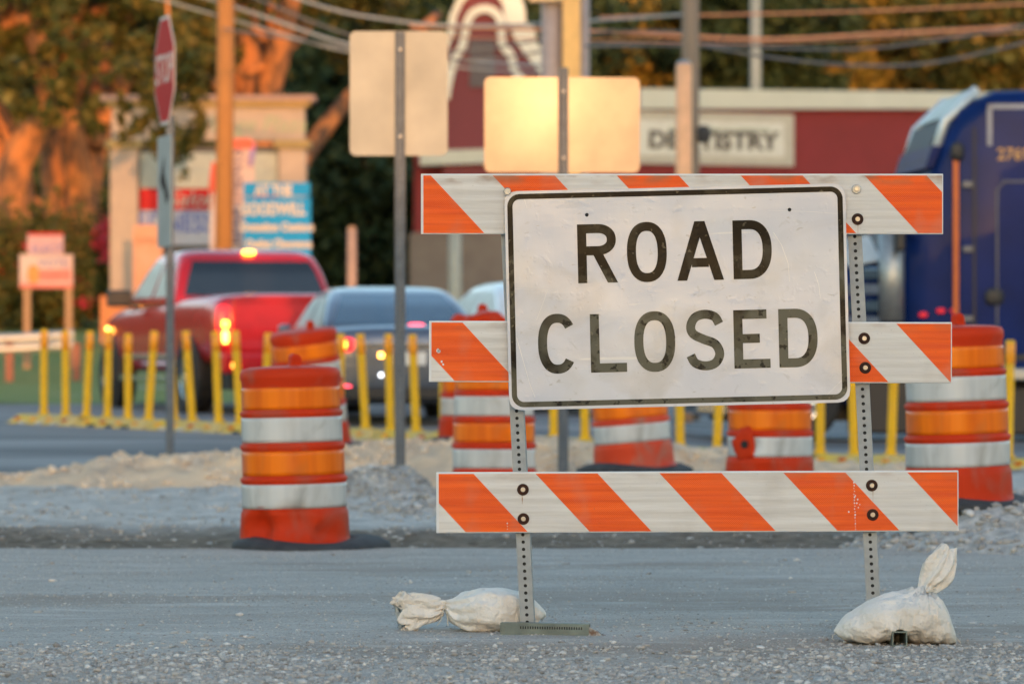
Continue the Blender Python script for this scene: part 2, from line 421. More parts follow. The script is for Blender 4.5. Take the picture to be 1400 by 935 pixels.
for (pxb, zt, yb) in ((722, 1.50, .03), (1197, 1.56, .03)):
    p = L(bx(pxb), YB+.036, yb)
    o = perf_post(zt, r=.0062).build('leg', m_galv_leg, bar, loc=p, rot=(0, TILT, R(-6)))
    MB().box((-.0195,-.0195,.002),(.0195,.0195,zt-.03)).build('tube_shade_core', m_dark, o)  # added dark core standing for the shade inside the tube

def rail(x0, x1, yt, yb, starts, yoff, stain):
    period = 169.3/SB
    cx = (bx(x0)+bx(x1))/2; cz = (bz(yt)+bz(yb))/2; hw = (bx(x1)-bx(x0))/2; hh = (bz(yt)-bz(yb))/2
    r = MB().box((-hw,-.011,-hh),(hw,.011,hh)).build('rail', m_wplastic, bar, loc=L(cx, YB+yoff, cz), bevel=.002)
    ms = sheeting('striped_sheeting', period, bx(starts)-cx, hh, stain)
    MB().box((-hw+.009,-.0135,-hh+.004),(hw-.004,-.0112,hh-.006)).build('striped_sheeting', ms, r)
    return r, cx, cz
r1, c1x, c1z = rail(575.5, 1289, 238, 320.5, 671.5, 0, .9)
r2, c2x, c2z = rail(586.5, 1301, 439.5, 523, 545.5, 0, .35)
r3, c3x, c3z = rail(596.5, 1310, 644, 727, 730, 0, .3)
r2.rotation_euler = (0, R(.15), 0); r3.rotation_euler = (0, R(-.2)*-1*-1, 0)
def bolt(r, cx, cz, px, py, kind, y=-.0137):
    x = bx(px)-cx; z = bz(py)-cz
    prof = [(.0,-.0),(.0,-.0)]
    mb = MB()
    def disc(rad, d, y0, n=20):
        prof = [(rad*.0001, d), (rad*.86, d), (rad, d*.6), (rad, 0)]
        k = MB().lathe(prof, n)
        return [(v[0]+x, y0 - v[2], v[1]+z) for v in k.v], k.f
    R0 = .0205 if kind == 'dark' else .017
    mb.add(*disc(R0, .004, y)); w_ = mb.build('washer', m_washer if kind == 'dark' else m_galv, r, smooth=False)
    MB().add(*disc(.0085, .006, y-.004)).build('bolt', m_bolt, r)
for px, py, k in ((1170.5,259,'pale'),(1172,300,'dark')): bolt(r1,c1x,c1z,px,py,k)
for px, py, k in ((1181,462,'dark'),(1182.5,502,'dark')): bolt(r2,c2x,c2z,px,py,k)
for px, py, k in ((715,668,'dark'),(715.5,708,'dark'),(1191.5,664,'dark'),(1192.5,704,'dark')): bolt(r3,c3x,c3z,px,py,k)
# chipped dots in the sheeting
m_chip = M('bare_white_chips', (.75,.75,.74), .6)
def chips(r, cx, cz, pts, rad=.0035):
    mb = MB()
    for px, py in pts:
        x = bx(px)-cx; z = bz(py)-cz; rr = rad*random.uniform(.5,1.2)
        vs = [(x+rr*math.cos(t*.785)*random.uniform(.6,1.1), -.0142, z+rr*math.sin(t*.785)*random.uniform(.7,1.3)) for t in range(8)]
        mb.add(vs, [tuple(range(8))])
    mb.build('chips', m_chip, r)
chips(r3, c3x, c3z, [(1167+(y-660)*.03+random.uniform(-.5,.5), y) for y in range(660, 725, 4)] + [(1172,683),(1175,690),(1173,694),(1160,700),(693.5,714),(693.5,718),(693.5,722),(1169,678),(1171,688)], .0028)
chips(r2, c2x, c2z, [(599,480),(604,495),(606,499),(600,481)], .006)
m_rust = M('rust_runs', (.34,.17,.07), .8, col2=(.5,.42,.34), nscale=90, namt=.9)
def runs(r, cx, cz, pts):
    mb = MB()
    for px, py, ln, wd in pts:
        x = bx(px)-cx; z = bz(py)-cz
        mb.add([(x-wd,-.0140,z),(x+wd,-.0140,z),(x+wd*.3,-.0140,z-ln),(x-wd*.3,-.0140,z-ln)], [(0,1,2,3)])
    mb.build('rust_runs', m_rust, r)
runs(r1,c1x,c1z,[(1172.5,308,.028,.0016)]); runs(r3,c3x,c3z,[(714,676,.03,.0022),(1193,672,.035,.0014)])

# the ROAD CLOSED sign panel
SX, SZ = 925.5, 406.0; ANG = R(1.38)
s_s = FPX/(YB-.02)
W2, H2 = 466/2/s_s, 299/2/s_s
def su(px, py):      # picture to sign plane
    dx, dz = (px-SX)/s_s, (SZ-py)/s_s
    return dx*math.cos(ANG)+dz*math.sin(ANG), -dx*math.sin(ANG)+dz*math.cos(ANG)
sgn = empty('x')     # placeholder frame removed below
bpy.data.objects.remove(sgn)
def bend(u, v):
    return .004*math.sin(u*4+1.2) + .0035*math.sin(v*6+u*2) - .010*max(0,(abs(u)/W2-.86))/.14*max(0,(-v/H2-.6))*1.2 + .0015*noise.noise(Vector((u*9, v*9, 1)))
def rounded(u, v, w, h, r):
    if abs(u) > w-r and abs(v) > h-r:
        cu, cv = math.copysign(w-r,u), math.copysign(h-r,v); d = math.hypot(u-cu, v-cv)
        if d > r: return cu+(u-cu)*r/d, cv+(v-cv)*r/d
    return u, v
def plate(w, h, r, y, thick, nx=56, nz=36):
    mb = MB(); 
    for side, yo in ((0,y),(1,y+thick)):
        k = len(mb.v)
        for j in range(nz+1):
            for i in range(nx+1):
                def g(t): return math.copysign(1-(1-abs(t))**1.0, t)
                u, v = rounded(g(2*i/nx-1)*w, g(2*j/nz-1)*h, w, h, r)
                mb.v.append((u, yo+bend(u,v), v))
        for j in range(nz):
            for i in range(nx):
                a = k+j*(nx+1)+i; mb.f.append((a,a+1,a+nx+2,a+nx+1))
    n1 = (nx+1)*(nz+1)
    bd = [i for i in range(nx+1)]+[ (nx+1)*(j+1)-1 for j in range(1,nz+1)]+[(nx+1)*nz+i for i in reversed(range(nx))]+[(nx+1)*j for j in reversed(range(1,nz))]
    for a, b in zip(bd, bd[1:]+bd[:1]): mb.f.append((a,b,b+n1,a+n1))
    return mb
def sign_material(name, base, base2, rough, dark):
    m = bpy.data.materials.new(name); m.use_nodes = True; n = m.node_tree.nodes; l = m.node_tree.links
    b = n['Principled BSDF']; b.inputs['Roughness'].default_value = rough; b.inputs['Specular IOR Level'].default_value = .12 if dark else .5
    tc = n.new('ShaderNodeTexCoord')
    def noi(sc, det=4, st=(1,1,1), dist=0):
        mp = n.new('ShaderNodeMapping'); mp.inputs['Scale'].default_value = st; l.new(tc.outputs['Object'], mp.inputs[0])
        t = n.new('ShaderNodeTexNoise'); t.inputs['Scale'].default_value = sc; t.inputs['Detail'].default_value = det; t.inputs['Distortion'].default_value = dist
        l.new(mp.outputs[0], t.inputs['Vector']); return t.outputs['Fac']
    def mr(s, a, c, o1=1):
        r = n.new('ShaderNodeMapRange'); r.inputs[1].default_value=a; r.inputs[2].default_value=c; r.inputs[4].default_value=o1; l.new(s, r.inputs[0]); return r.outputs[0]
    def mix(f, A, B):
        x = n.new('ShaderNodeMix'); x.data_type='RGBA'; l.new(f, x.inputs['Factor'])
        for k, c in (('A',A),('B',B)):
            if isinstance(c, tuple): x.inputs[k].default_value=(*c,1)
            else: l.new(c, x.inputs[k])
        return x.outputs['Result']
    c = mix(mr(noi(2.5), .38, .62), base, base2)
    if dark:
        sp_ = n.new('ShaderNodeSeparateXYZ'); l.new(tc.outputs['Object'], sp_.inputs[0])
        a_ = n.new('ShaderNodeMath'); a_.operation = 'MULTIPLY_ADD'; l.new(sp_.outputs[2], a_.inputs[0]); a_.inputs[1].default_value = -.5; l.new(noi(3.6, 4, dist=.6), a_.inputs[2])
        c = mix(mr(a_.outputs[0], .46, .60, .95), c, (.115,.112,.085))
        c = mix(mr(noi(6.5, 5, dist=1.0), .54, .60, .6), c, (.05,.045,.03))      # this and the olive gradient above: reflections put into the ink colour
        c = mix(mr(noi(30, 3), .57, .63, .85), c, (.01,.01,.01))
        c = mix(mr(noi(55, 2), .66, .72, .35), c, (.26,.22,.15))
    else:
        c = mix(mr(noi(5, 5), .56, .70, .35), c, (.50,.47,.43))
        c = mix(mr(noi(22, 3, dist=.8), .66, .72, .35), c, (.42,.42,.42))
        c = mix(mr(noi(7, 2, (1,1,.06)), .69, .72, .3), c, (.75,.68,.58))
        c = mix(mr(noi(12, 5, (1,1,.3)), .70, .78, .6), c, (.45,.30,.18))
        c = mix(mr(noi(2.2, 6, (1,1,1.6), 1.2), .52, .66, .45), c, (.46,.43,.40))
        c = mix(mr(noi(60, 3, (.5,1,1), .5), .68, .74, .5), c, (.35,.33,.30))
        c = mix(mr(noi(16, 3, (.12,1,2.5), .3), .68, .71, .45), c, (.80,.77,.70))
    l.new(c, b.inputs['Base Color'])
    bp = n.new('ShaderNodeBump'); bp.inputs['Strength'].default_value = .13; bp.inputs['Distance'].default_value = .004
    ad = n.new('ShaderNodeMath'); ad.operation='ADD'; l.new(mr(noi(28,2),.58,.75,.8), ad.inputs[0]); l.new(mr(noi(4,3),.3,.7,2.0), ad.inputs[1])
    l.new(ad.outputs[0], bp.inputs['Height']); l.new(bp.outputs[0], b.inputs['Normal'])
    return m
m_swhite = sign_material('white_sign_sheeting', (.53,.55,.615), (.61,.615,.65), .26, False)
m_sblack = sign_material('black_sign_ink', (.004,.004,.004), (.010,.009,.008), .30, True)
panel = plate(W2, H2, .040, -.0015, .0025).build('sign_panel', m_swhite, bar, smooth=False, loc=L(bx(SX), YB-.0265, bz(SZ)), rot=(0, -ANG, 0))
tag(panel, 'white rectangular sign panel reading ROAD CLOSED, slightly bent and scratched')
TY = -.0023; _k = [0]
def ribbon(mb, pts, wd, closed=False):
    _k[0] += 1; y = TY - .00006*(_k[0] % 7)
    N = len(pts); L_ = []; R_ = []
    for i in range(N):
        a = pts[(i-1) % N] if (closed or i > 0) else pts[i]; c = pts[(i+1) % N] if (closed or i < N-1) else pts[i]
        d = Vector((c[0]-a[0], c[1]-a[1])); d.normalize(); nn = Vector((-d.y, d.x))*wd/2
        L_.append((pts[i][0]+nn.x, pts[i][1]+nn.y)); R_.append((pts[i][0]-nn.x, pts[i][1]-nn.y))
    vs = [(a, y+bend(a,b), b) for a,b in L_]+[(a, y+bend(a,b), b) for a,b in R_]
    fs = [(i,(i+1)%N,N+(i+1)%N,N+i) for i in range(N if closed else N-1)]
    mb.add(vs, fs)
def dense(a, b, n=10): return [(lerp(a[0],b[0],i/n), lerp(a[1],b[1],i/n)) for i in range(n+1)]
def quadp(mb, a, b, c, d, n=8):   # a-b bottom edge, d-c top edge
    _k[0] += 1; y = TY - .00006*(_k[0] % 7)
    Lp = dense(a, d, n); Rp = dense(b, c, n)
    vs = [(p[0], y+bend(*p), p[1]) for p in Lp]+[(p[0], y+bend(*p), p[1]) for p in Rp]
    mb.add(vs, [(i,i+1,n+2+i,n+1+i) for i in range(n)])
def sup(cx, cz, a, b, t, e=2.35):
    c, s = math.cos(t), math.sin(t)
    return (cx+a*math.copysign(abs(c)**(2/e), c), cz+b*math.copysign(abs(s)**(2/e), s))
def glyph(ch, cx, cz, w, h, t):
    mb = MB(); x0, z0, x1, z1 = cx-w/2, cz-h/2, cx+w/2, cz+h/2; ht = t/2
    if ch in 'RDLE': quadp(mb, (x0,z0),(x0+t,z0),(x0+t,z1),(x0,z1))
    if ch == 'O': ribbon(mb, [sup(cx,cz,w/2-ht,h/2-ht, 2*math.pi*i/56) for i in range(56)], t, True)
    if ch == 'C': ribbon(mb, [sup(cx,cz,w/2-ht,h/2-ht, R(38)+R(284)*i/48) for i in range(49)], t)
    if ch == 'L': quadp(mb, (x0+t,z0),(x1,z0),(x1,z0+t),(x0+t,z0+t))
    if ch == 'E':
        for zc, wd in ((z0+ht,w),(cz+.002,w*.72),(z1-ht,w*.92)): quadp(mb, (x0+t,zc-ht),(x0+wd,zc-ht),(x0+wd,zc+ht),(x0+t,zc+ht))
    if ch == 'D':
        xs = x0+w*.42; pts = dense((x0+t,z1-ht),(xs,z1-ht),3)[:-1]+[sup(xs,cz,x1-ht-xs,h/2-ht,R(90)-R(180)*i/32,2.3) for i in range(33)]+dense((xs,z0+ht),(x0+t,z0+ht),3)[1:]
        ribbon(mb, pts, t)
    if ch == 'R':
        xs = x0+w*.5; hb = h*.53; cb = z1-hb/2
        pts = dense((x0+t,z1-ht),(xs,z1-ht),3)[:-1]+[sup(xs,cb,x1-ht-xs-w*.03,hb/2-ht,R(90)-R(180)*i/28,2.2) for i in range(29)]+dense((xs,cb-hb/2+ht),(x0+t,cb-hb/2+ht),3)[1:]
        ribbon(mb, pts, t)
        quadp(mb, (x1-t*1.12,z0),(x1,z0),(x0+w*.62,cb-hb/2+t*.3),(x0+w*.62-t*1.12,cb-hb/2+t*.3))
    if ch == 'A':
        k = t*1.08; m_ = .52
        quadp(mb, (x0,z0),(x0+k,z0),(cx+k*m_,z1),(cx-k*m_,z1)); quadp(mb, (x1-k,z0),(x1,z0),(cx+k*m_,z1),(cx-k*m_,z1))
        f = .30; zb = z0+h*f-ht; quadp(mb, (x0+k*.9+w*.13,zb),(x1-k*.9-w*.13,zb),(x1-k*.9-w*.13,zb+t),(x0+k*.9+w*.13,zb+t), 2)
    if ch == 'S':
        nr = [(.99,.81),(.84,.95),(.5,1.0),(.17,.94),(.02,.77),(.11,.62),(.46,.515),(.84,.42),(.99,.23),(.84,.055),(.5,0),(.15,.06),(0,.21)]
        pp = [(x0+ht+a*(w-t), z0+ht+b*(h-t)) for a,b in nr]; out = []
        for i in range(len(pp)-1):
            p0,p1,p2,p3 = pp[max(0,i-1)],pp[i],pp[i+1],pp[min(len(pp)-1,i+2)]
            for k_ in range(5):
                s_ = k_/5; out.append(tuple(.5*((2*p1[c])+(-p0[c]+p2[c])*s_+(2*p0[c]-5*p1[c]+4*p2[c]-p3[c])*s_**2+(-p0[c]+3*p1[c]-3*p2[c]+p3[c])*s_**3) for c in (0,1)))
        out.append(pp[-1]); ribbon(mb, out, t)
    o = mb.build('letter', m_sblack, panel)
    # wound so that every stroke faces the viewer
    for p in o.data.polygons:
        if p.normal.y > 0: p.flip()
    return o
for ch, a, b, c_, d in (('R',788.5,844.5,306,387.5),('O',856,912,303,386.5),('A',924,989.5,302,384),('D',1001,1055.5,300.5,382),
                    ('C',734.5,789,428.5,511.5),('L',806,857,428.5,509.5),('O',866,923.5,425,509),('S',936.5,990.5,423,507),('E',1002,1053,423,504),('D',1063.5,1118,421.5,502.5)):
    u, v = su((a+b)/2, (c_+d)/2); dx = .6*abs(math.sin(ANG))*81
    glyph(ch, u, v, (b-a-1.6)/s_s, (d-c_-1.2)/s_s, 12.4/s_s)
mb = MB()
wi, hi_, ri = W2-7.4/s_s, H2-7.6/s_s, .034
loop = []
for (sx_s, sz_s, a0) in ((1,1,0),(-1,1,90),(-1,-1,180),(1,-1,270)):
    arc = [(sx_s*(wi-ri)+ri*math.cos(R(a0+i*9)), sz_s*(hi_-ri)+ri*math.sin(R(a0+i*9))) for i in range(11)]
    if loop: loop += dense(loop[-1], arc[0], 24)[1:-1]
    loop += arc
loop += dense(loop[-1], loop[0], 24)[1:-1]
ribbon(mb, loop, 7.2/s_s, True)
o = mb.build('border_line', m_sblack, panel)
for p in o.data.polygons:
    if p.normal.y > 0: p.flip()
def dot(u, v, r, mat, name, d=.0012):
    mb = MB(); k = MB().lathe([(r*.001,d),(r*.8,d),(r,d*.3),(r,0)], 16)
    mb.add([(q[0]+u, TY+.0005+bend(u,v)-q[2], q[1]+v) for q in k.v], k.f); return mb.build(name, mat, panel)
for px, py in ((802,294),(1079,287)): dot(*su(px,py), .0065, m_dark, 'bolt_hole')
dot(*su(693.5,262), .0135, m_galv, 'bolt', .008)
# long scratches
m_scr = M('pale_scratch', (.80,.77,.72), .5)
mb = MB()
for pts in ([(1057,318),(1068,335),(1077,360),(1079,385)],[(1113,372),(1119,390),(1121,408)],[(706,462),(714,490),(724,525),(731,543)],[(700,395),(748,397),(742,415),(733,438)],[(783,296),(800,282),(830,274)],[(720,285),(716,270)],[(1050,288),(1110,290),(1148,293)],[(1130,540),(1150,520)],[(760,345),(800,330),(842,318)]):
    q = [su(*p) for p in pts]; _k[0] += 1; mb = MB()
    y = TY+.0004
    for a, b in zip(q, q[1:]):
        dd = dense(a, b, 5)
        vs = []; 
        for p in dd: vs += [(p[0]-.0007, y+bend(*p), p[1]),(p[0]+.0009, y+bend(*p), p[1]+.0006)]
        mb.add(vs, [(2*i,2*i+1,2*i+3,2*i+2) for i in range(5)])
    mb.build('scratch', m_scr, panel)

# feet
def sq_tube(length, w, t=.004):
    mb = MB(); h = w/2; i = h-t
    o_ = [(-h,-h),(h,-h),(h,h),(-h,h)]; q_ = [(-i,-i),(i,-i),(i,i),(-i,i)]
    r0 = [(0,a,b) for a,b in o_]; r1 = [(length,a,b) for a,b in o_]; r2 = [(length,a,b) for a,b in q_]; r3 = [(0,a,b) for a,b in q_]
    return mb.rings([r0,r1,r2,r3,r0], cap=False)
m_foot = M('dull_green_steel', (.20,.24,.21), .65, .3, col2=(.14,.16,.14), nscale=18, bump=.3)
fo = sq_tube(.31, .044).build('foot', m_foot, bar, loc=L(bx(685), YB-.03, .023), rot=(0, R(-.5)*-1, R(-7)))
mb = MB()
for i in range(26): mb.box((.07+i*.0085, -.0232, .002),(.0735+i*.0085, -.0218, .011))
mb.build('tread', m_dark, fo)
MB().add([(0,-.02,-.022),(.05,-.018,-.024),(.058,-.005,-.016),(.04,.01,-.012),(0,.02,-.01),(0,-.02,.012),(.03,-.015,-.004),(.02,.01,.004)], [(0,1,6,5),(1,2,3,6),(5,6,7,4),(6,3,4,7),(0,5,4)]).build('bent_end', M('rusty_bent_steel',(.16,.10,.07),.7,.3,col2=(.35,.33,.30),nscale=60,namt=.9), fo, loc=(.31,0,0))
sq_tube(1.225, .05).build('foot', m_foot, bar, loc=L(bx(1197)-.015, YB+.6, .027), rot=(0, 0, R(-88)))

# ------------------------------------------------------------------ sandbags
m_bag = M('woven_white_sack', (.78,.74,.69), .75, col2=(.64,.59,.52), nscale=7, bump=1.0, bscale=26, bdist=.022, detail=7)
def catmull(pts, n):
    out = []
    for i in range(len(pts)-1):
        p0,p1,p2,p3 = pts[max(0,i-1)],pts[i],pts[i+1],pts[min(len(pts)-1,i+2)]
        for k in range(n):
            s = k/n; out.append([.5*((2*b)+(-a+c)*s+(2*a-5*b+4*c-d)*s*s+(-a+3*b-3*c+d)*s**3) for a,b,c,d in zip(p0,p1,p2,p3)])
    out.append(list(pts[-1])); return out
def sandbag(pts, Y, neck, loc, label, nv=64, seed=0, floor=.004, notch=None):
    """pts: (x, z, r_in_plane, r_depth); neck: index of tied point (in pts)"""
    C = catmull(pts, 12); rs = []; N = len(C); kn = neck*12
    for i, (x, z, ra, rb) in enumerate(C):
        a = C[max(0,i-1)]; b = C[min(N-1,i+1)]; d = Vector((b[0]-a[0], 0, b[1]-a[1])).normalized(); up = Vector((-d.z, 0, d.x))
        dist = (i-kn)/12.0; ring = []
        for j in range(nv):
            t = 2*math.pi*j/nv
            fold = math.exp(-abs(dist)*1.1)
            k = 1 + .24*fold*math.sin(t*11+seed+1.5*math.sin(dist*2)) + .07*math.sin(t*5+dist*2.2+seed)*(.4+fold)
            if dist > 0: k += .20*min(1,dist)*math.sin(t*7+seed*2+dist*3)+.10*min(1,dist)*math.sin(t*15+dist*2)
            k += .05*noise.noise(Vector((math.cos(t)*2.2, math.sin(t)*2.2, i*.10+seed)))
            if dist < -1 : k += .035*noise.noise(Vector((x*30, math.sin(t)*4, math.cos(t)*4+seed)))
            c_, s_ = math.cos(t), math.sin(t)
            e = .82
            c_ = math.copysign(abs(c_)**e, c_); s_ = math.copysign(abs(s_)**e, s_)
            p = Vector((x, 0, z)) + up*c_*ra*k + Vector((0,1,0))*s_*rb*k
            if dist > .9: p += d*(.030*noise.noise(Vector((math.cos(t)*2.2, math.sin(t)*2.2, seed)))+.010*math.sin(t*7))*min(1,dist)
            if p.z < floor: p.z = floor + .15*(p.z-floor)*0
            if notch:
                nx_, nr = notch
                q = abs(p.x-nx_)/nr
                if q < 1.6 and p.z < .075:
                    lift = .072*max(0, 1-q**2.4) if q < 1 else 0
                    p.z = max(p.z, lift)
            ring.append(p)
        rs.append(ring)
    mb = MB().rings(rs, cap=True)
    root = empty('sandbag', loc, label=label, cat='sandbag', group='sandbags weighing down the barricade feet')
    mb.build('sack', m_bag, root, smooth=True)
    x, z, ra, rb = pts[neck]; a = C[kn-1]; b = C[kn+1]; d = Vector((b[0]-a[0],0,b[1]-a[1])).normalized(); up = Vector((-d.z,0,d.x))
    path = [Vector((x,0,z))+up*math.cos(t*.4488)*(ra*1.08)+Vector((0,1,0))*math.sin(t*.4488)*(rb*1.08) for t in range(15)]
    q = Vector((x,-rb,z)); mb = MB().tube(path, .0026, 6)
    for sgn_ in (-1, 1):
        mb.tube([q, q+Vector((sgn_*.008,-.012,-.02)), q+Vector((sgn_*.012-.004,-.02,-.05)), q+Vector((sgn_*.02-.01,-.016,-max(.03, z-.01)*.85))], [.0022,.002,.0018,.0012], 6)
    mb.build('tie_string', M('sack_twine', (.58,.52,.42), .8), root)
    return root
def lb(px, py, Y): s = FPX/Y; return (px-700)/s, 1+(475-py)/s
Yb = 15.04
bagL = [(743,850,.006,.01),(738,846,.030,.06),(715,842,.066,.10),(680,839,.082,.125),(650,840,.076,.115),(625,837,.052,.07),(609,832,.017,.022),(598,834,.030,.026),(580,837,.046,.028),(562,842,.062,.026),(551,845,.066,.020),(547,846,.058,.012)]
ox = lb(680,0,Yb)[0]
pts = [(lb(a,b,Yb)[0]-ox, lb(a,b,Yb)[1]-.0+.012, c, d) for a,b,c,d in bagL]
sandbag(pts, Yb, 6, (ox, Yb, 0), 'white sandbag lying on its side behind the left leg, its tied ruffled neck pointing left', seed=2)

def upright_bag(Y, label, seed=5):
    s = FPX/Y; X = lambda px: (px-1225)/s; Z = lambda py: (878-py)/s
    prof = [(1140,862,860,.012),(1147,868,850,.05),(1160,873,839,.10),(1178,877,827,.13),(1198,878,816,.15),(1220,878,809,.155),(1243,878,806,.155),(1262,878,806,.15),(1278,878,812,.14),(1290,878,826,.12),(1299,878,845,.09),(1305,877,862,.05),(1307,875,870,.015)]
    C = catmull(prof, 6); rs = []; nv = 72; nx_, nz_ = X(1262), Z(807)
    for (px, zb_, zt_, rd) in C:
        x = X(px); b, t = Z(zb_), max(Z(zt_), Z(zb_)+.006); cz, hz = (b+t)/2, (t-b)/2; ring = []
        for j in range(nv):
            a = 2*math.pi*j/nv; c_, s_ = math.cos(a), math.sin(a)
            c_ = math.copysign(abs(c_)**.75, c_); s_ = math.copysign(abs(s_)**.85, s_)
            p = Vector((x, -rd*c_*1.0, cz+hz*s_))
            d = Vector((p.x-nx_, p.y*.9, p.z-nz_)); dist = d.length; th = math.atan2(d.z-.02, d.x); ph = math.atan2(d.y, d.x)
            k = math.exp(-dist/.10)
            off = .016*k*math.sin(ph*11+th*7+seed) + .007*math.exp(-dist/.2)*math.sin(ph*5-th*6) + .010*noise.noise(Vector((p.x*14, p.y*14, p.z*16+seed))) + .004*noise.noise(Vector((p.x*50, p.y*30, p.z*60)))
            nrm = Vector((0, p.y, (p.z-cz)*1.4)); nrm = nrm.normalized() if nrm.length > 1e-5 else Vector((0,0,1))
            e_ = min(1, (px-1140)/12, (1307-px)/8); p += nrm*off*max(0, e_)
            q = abs(p.x-.0)/.032
            if p.y < .02 and q < 1 and p.z < .07: p.z = max(p.z, .058*(1-q**2.6)**.5 if q < 1 else 0); 
            elif p.y < .02 and 1 <= q < 2.4 and p.z < .05: p.z += .010*(2.4-q)/1.4
            p.z = max(p.z, .002); ring.append(p)
        rs.append(ring)
    mb = MB().rings(rs, cap=True)
    tail = [(1258,832,.085,.075),(1261,817,.055,.05),(1265,805,.027,.026),(1271,795,.034,.030),(1281,781,.048,.034),(1288,767,.046,.032),(1292,757,.036,.026),(1296,746,.024,.012)]
    C = catmull(tail, 8); rs = []
    for i, (px, py, ra, rb) in enumerate(C):
        a = C[max(0,i-1)]; b = C[min(len(C)-1,i+1)]; d = Vector((b[0]-a[0],0,-(b[1]-a[1]))).normalized(); up = Vector((-d.z,0,d.x)); u = (i-16)/16; ring = []
        for j in range(nv):
            t = 2*math.pi*j/nv; k = 1+.17*math.sin(t*8+seed+u*1.2)+.11*math.sin(t*13+u*2)+(.16*math.sin(t*4+u*2.5) if u > 0 else 0)
            p = Vector((X(px),0,Z(py)))+up*math.cos(t)*ra*k+Vector((0,1,0))*math.sin(t)*rb*k
            if u > 1.2: p += d*.006*math.sin(t*3+seed)*(u-1.2)
            p.y -= .045*max(0, 1-max(0,u+.6)); ring.append(p)
        rs.append(ring)
    mb.rings(rs, cap=True)
    root = empty('sandbag', (X(1225)+(1225-700)/s, Y, 0), label=label, cat='sandbag', group='sandbags weighing down the barricade feet')
    mb.build('sack', m_bag, root, smooth=True)
    c = Vector((X(1265),-.03,Z(806))); path = [c+Vector((.031*math.cos(t*.4488), .030*math.sin(t*.4488), .006*math.cos(t*.4488))) for t in range(15)]
    MB().tube(path, .003, 6).tube([(X(1304),-.02,.03),(X(1308),-.03,.018),(X(1312),-.03,.004)], .0018, 5).tube([(X(1142),-.01,.035),(X(1138),-.02,.03),(X(1137),-.02,.018),(X(1140),-.02,.014)], .0018, 5).build('tie_string', M('pale_sack_twine', (.58,.52,.42), .8), root)
upright_bag(14.42, 'plump white sandbag draped over the right foot, its tied neck sticking up')

# ------------------------------------------------------------------ drums
def scuff(m, sc=6, amt=.5, col=(.20,.12,.09)):
    n = m.node_tree.nodes; l = m.node_tree.links; b = n['Principled BSDF']; src = b.inputs['Base Color'].links[0].from_socket
    tc = n.new('ShaderNodeTexCoord'); mp = n.new('ShaderNodeMapping'); mp.inputs['Scale'].default_value = (1,1,.6); l.new(tc.outputs['Object'], mp.inputs[0])
    t = n.new('ShaderNodeTexNoise'); t.inputs['Scale'].default_value = sc; t.inputs['Detail'].default_value = 7; t.inputs['Distortion'].default_value = .8; l.new(mp.outputs[0], t.inputs['Vector'])
    r = n.new('ShaderNodeMapRange'); r.inputs[1].default_value = .52; r.inputs[2].default_value = .68; r.inputs[4].default_value = amt; l.new(t.outputs['Fac'], r.inputs[0])
    x = n.new('ShaderNodeMix'); x.data_type = 'RGBA'; l.new(r.outputs[0], x.inputs['Factor']); l.new(src, x.inputs['A']); x.inputs['B'].default_value = (*col,1); l.new(x.outputs['Result'], b.inputs['Base Color'])
    return m
m_drum = M('orange_red_plastic', (.56,.036,.006), .5, spec=.12, col2=(.46,.032,.006), nscale=4, bump=.06, bscale=9)
m_drum2 = M('faded_orange_plastic', (.66,.065,.018), .5, spec=.2, col2=(.50,.045,.015), nscale=5, bump=.06, bscale=9)
def band_mat(name, c1, c2):
    m = M(name, c1, .30, col2=c2, nscale=9, namt=.8, stretch=(1,1,.08), bump=.05, bscale=14, spec=.25, coat=.05); return m
m_amber = band_mat('amber_reflective_band', (.86,.19,.002), (.66,.115,.002))
m_wband = band_mat('white_reflective_band', (.58,.59,.58), (.44,.46,.46))
scuff(m_drum, 5, .35); scuff(m_drum2, 4, .7, (.26,.16,.12)); scuff(m_amber, 7, .3, (.40,.14,.04)); scuff(m_wband, 6, .55, (.26,.25,.23)); scuff(m_bag, 6, .22, (.42,.37,.31))
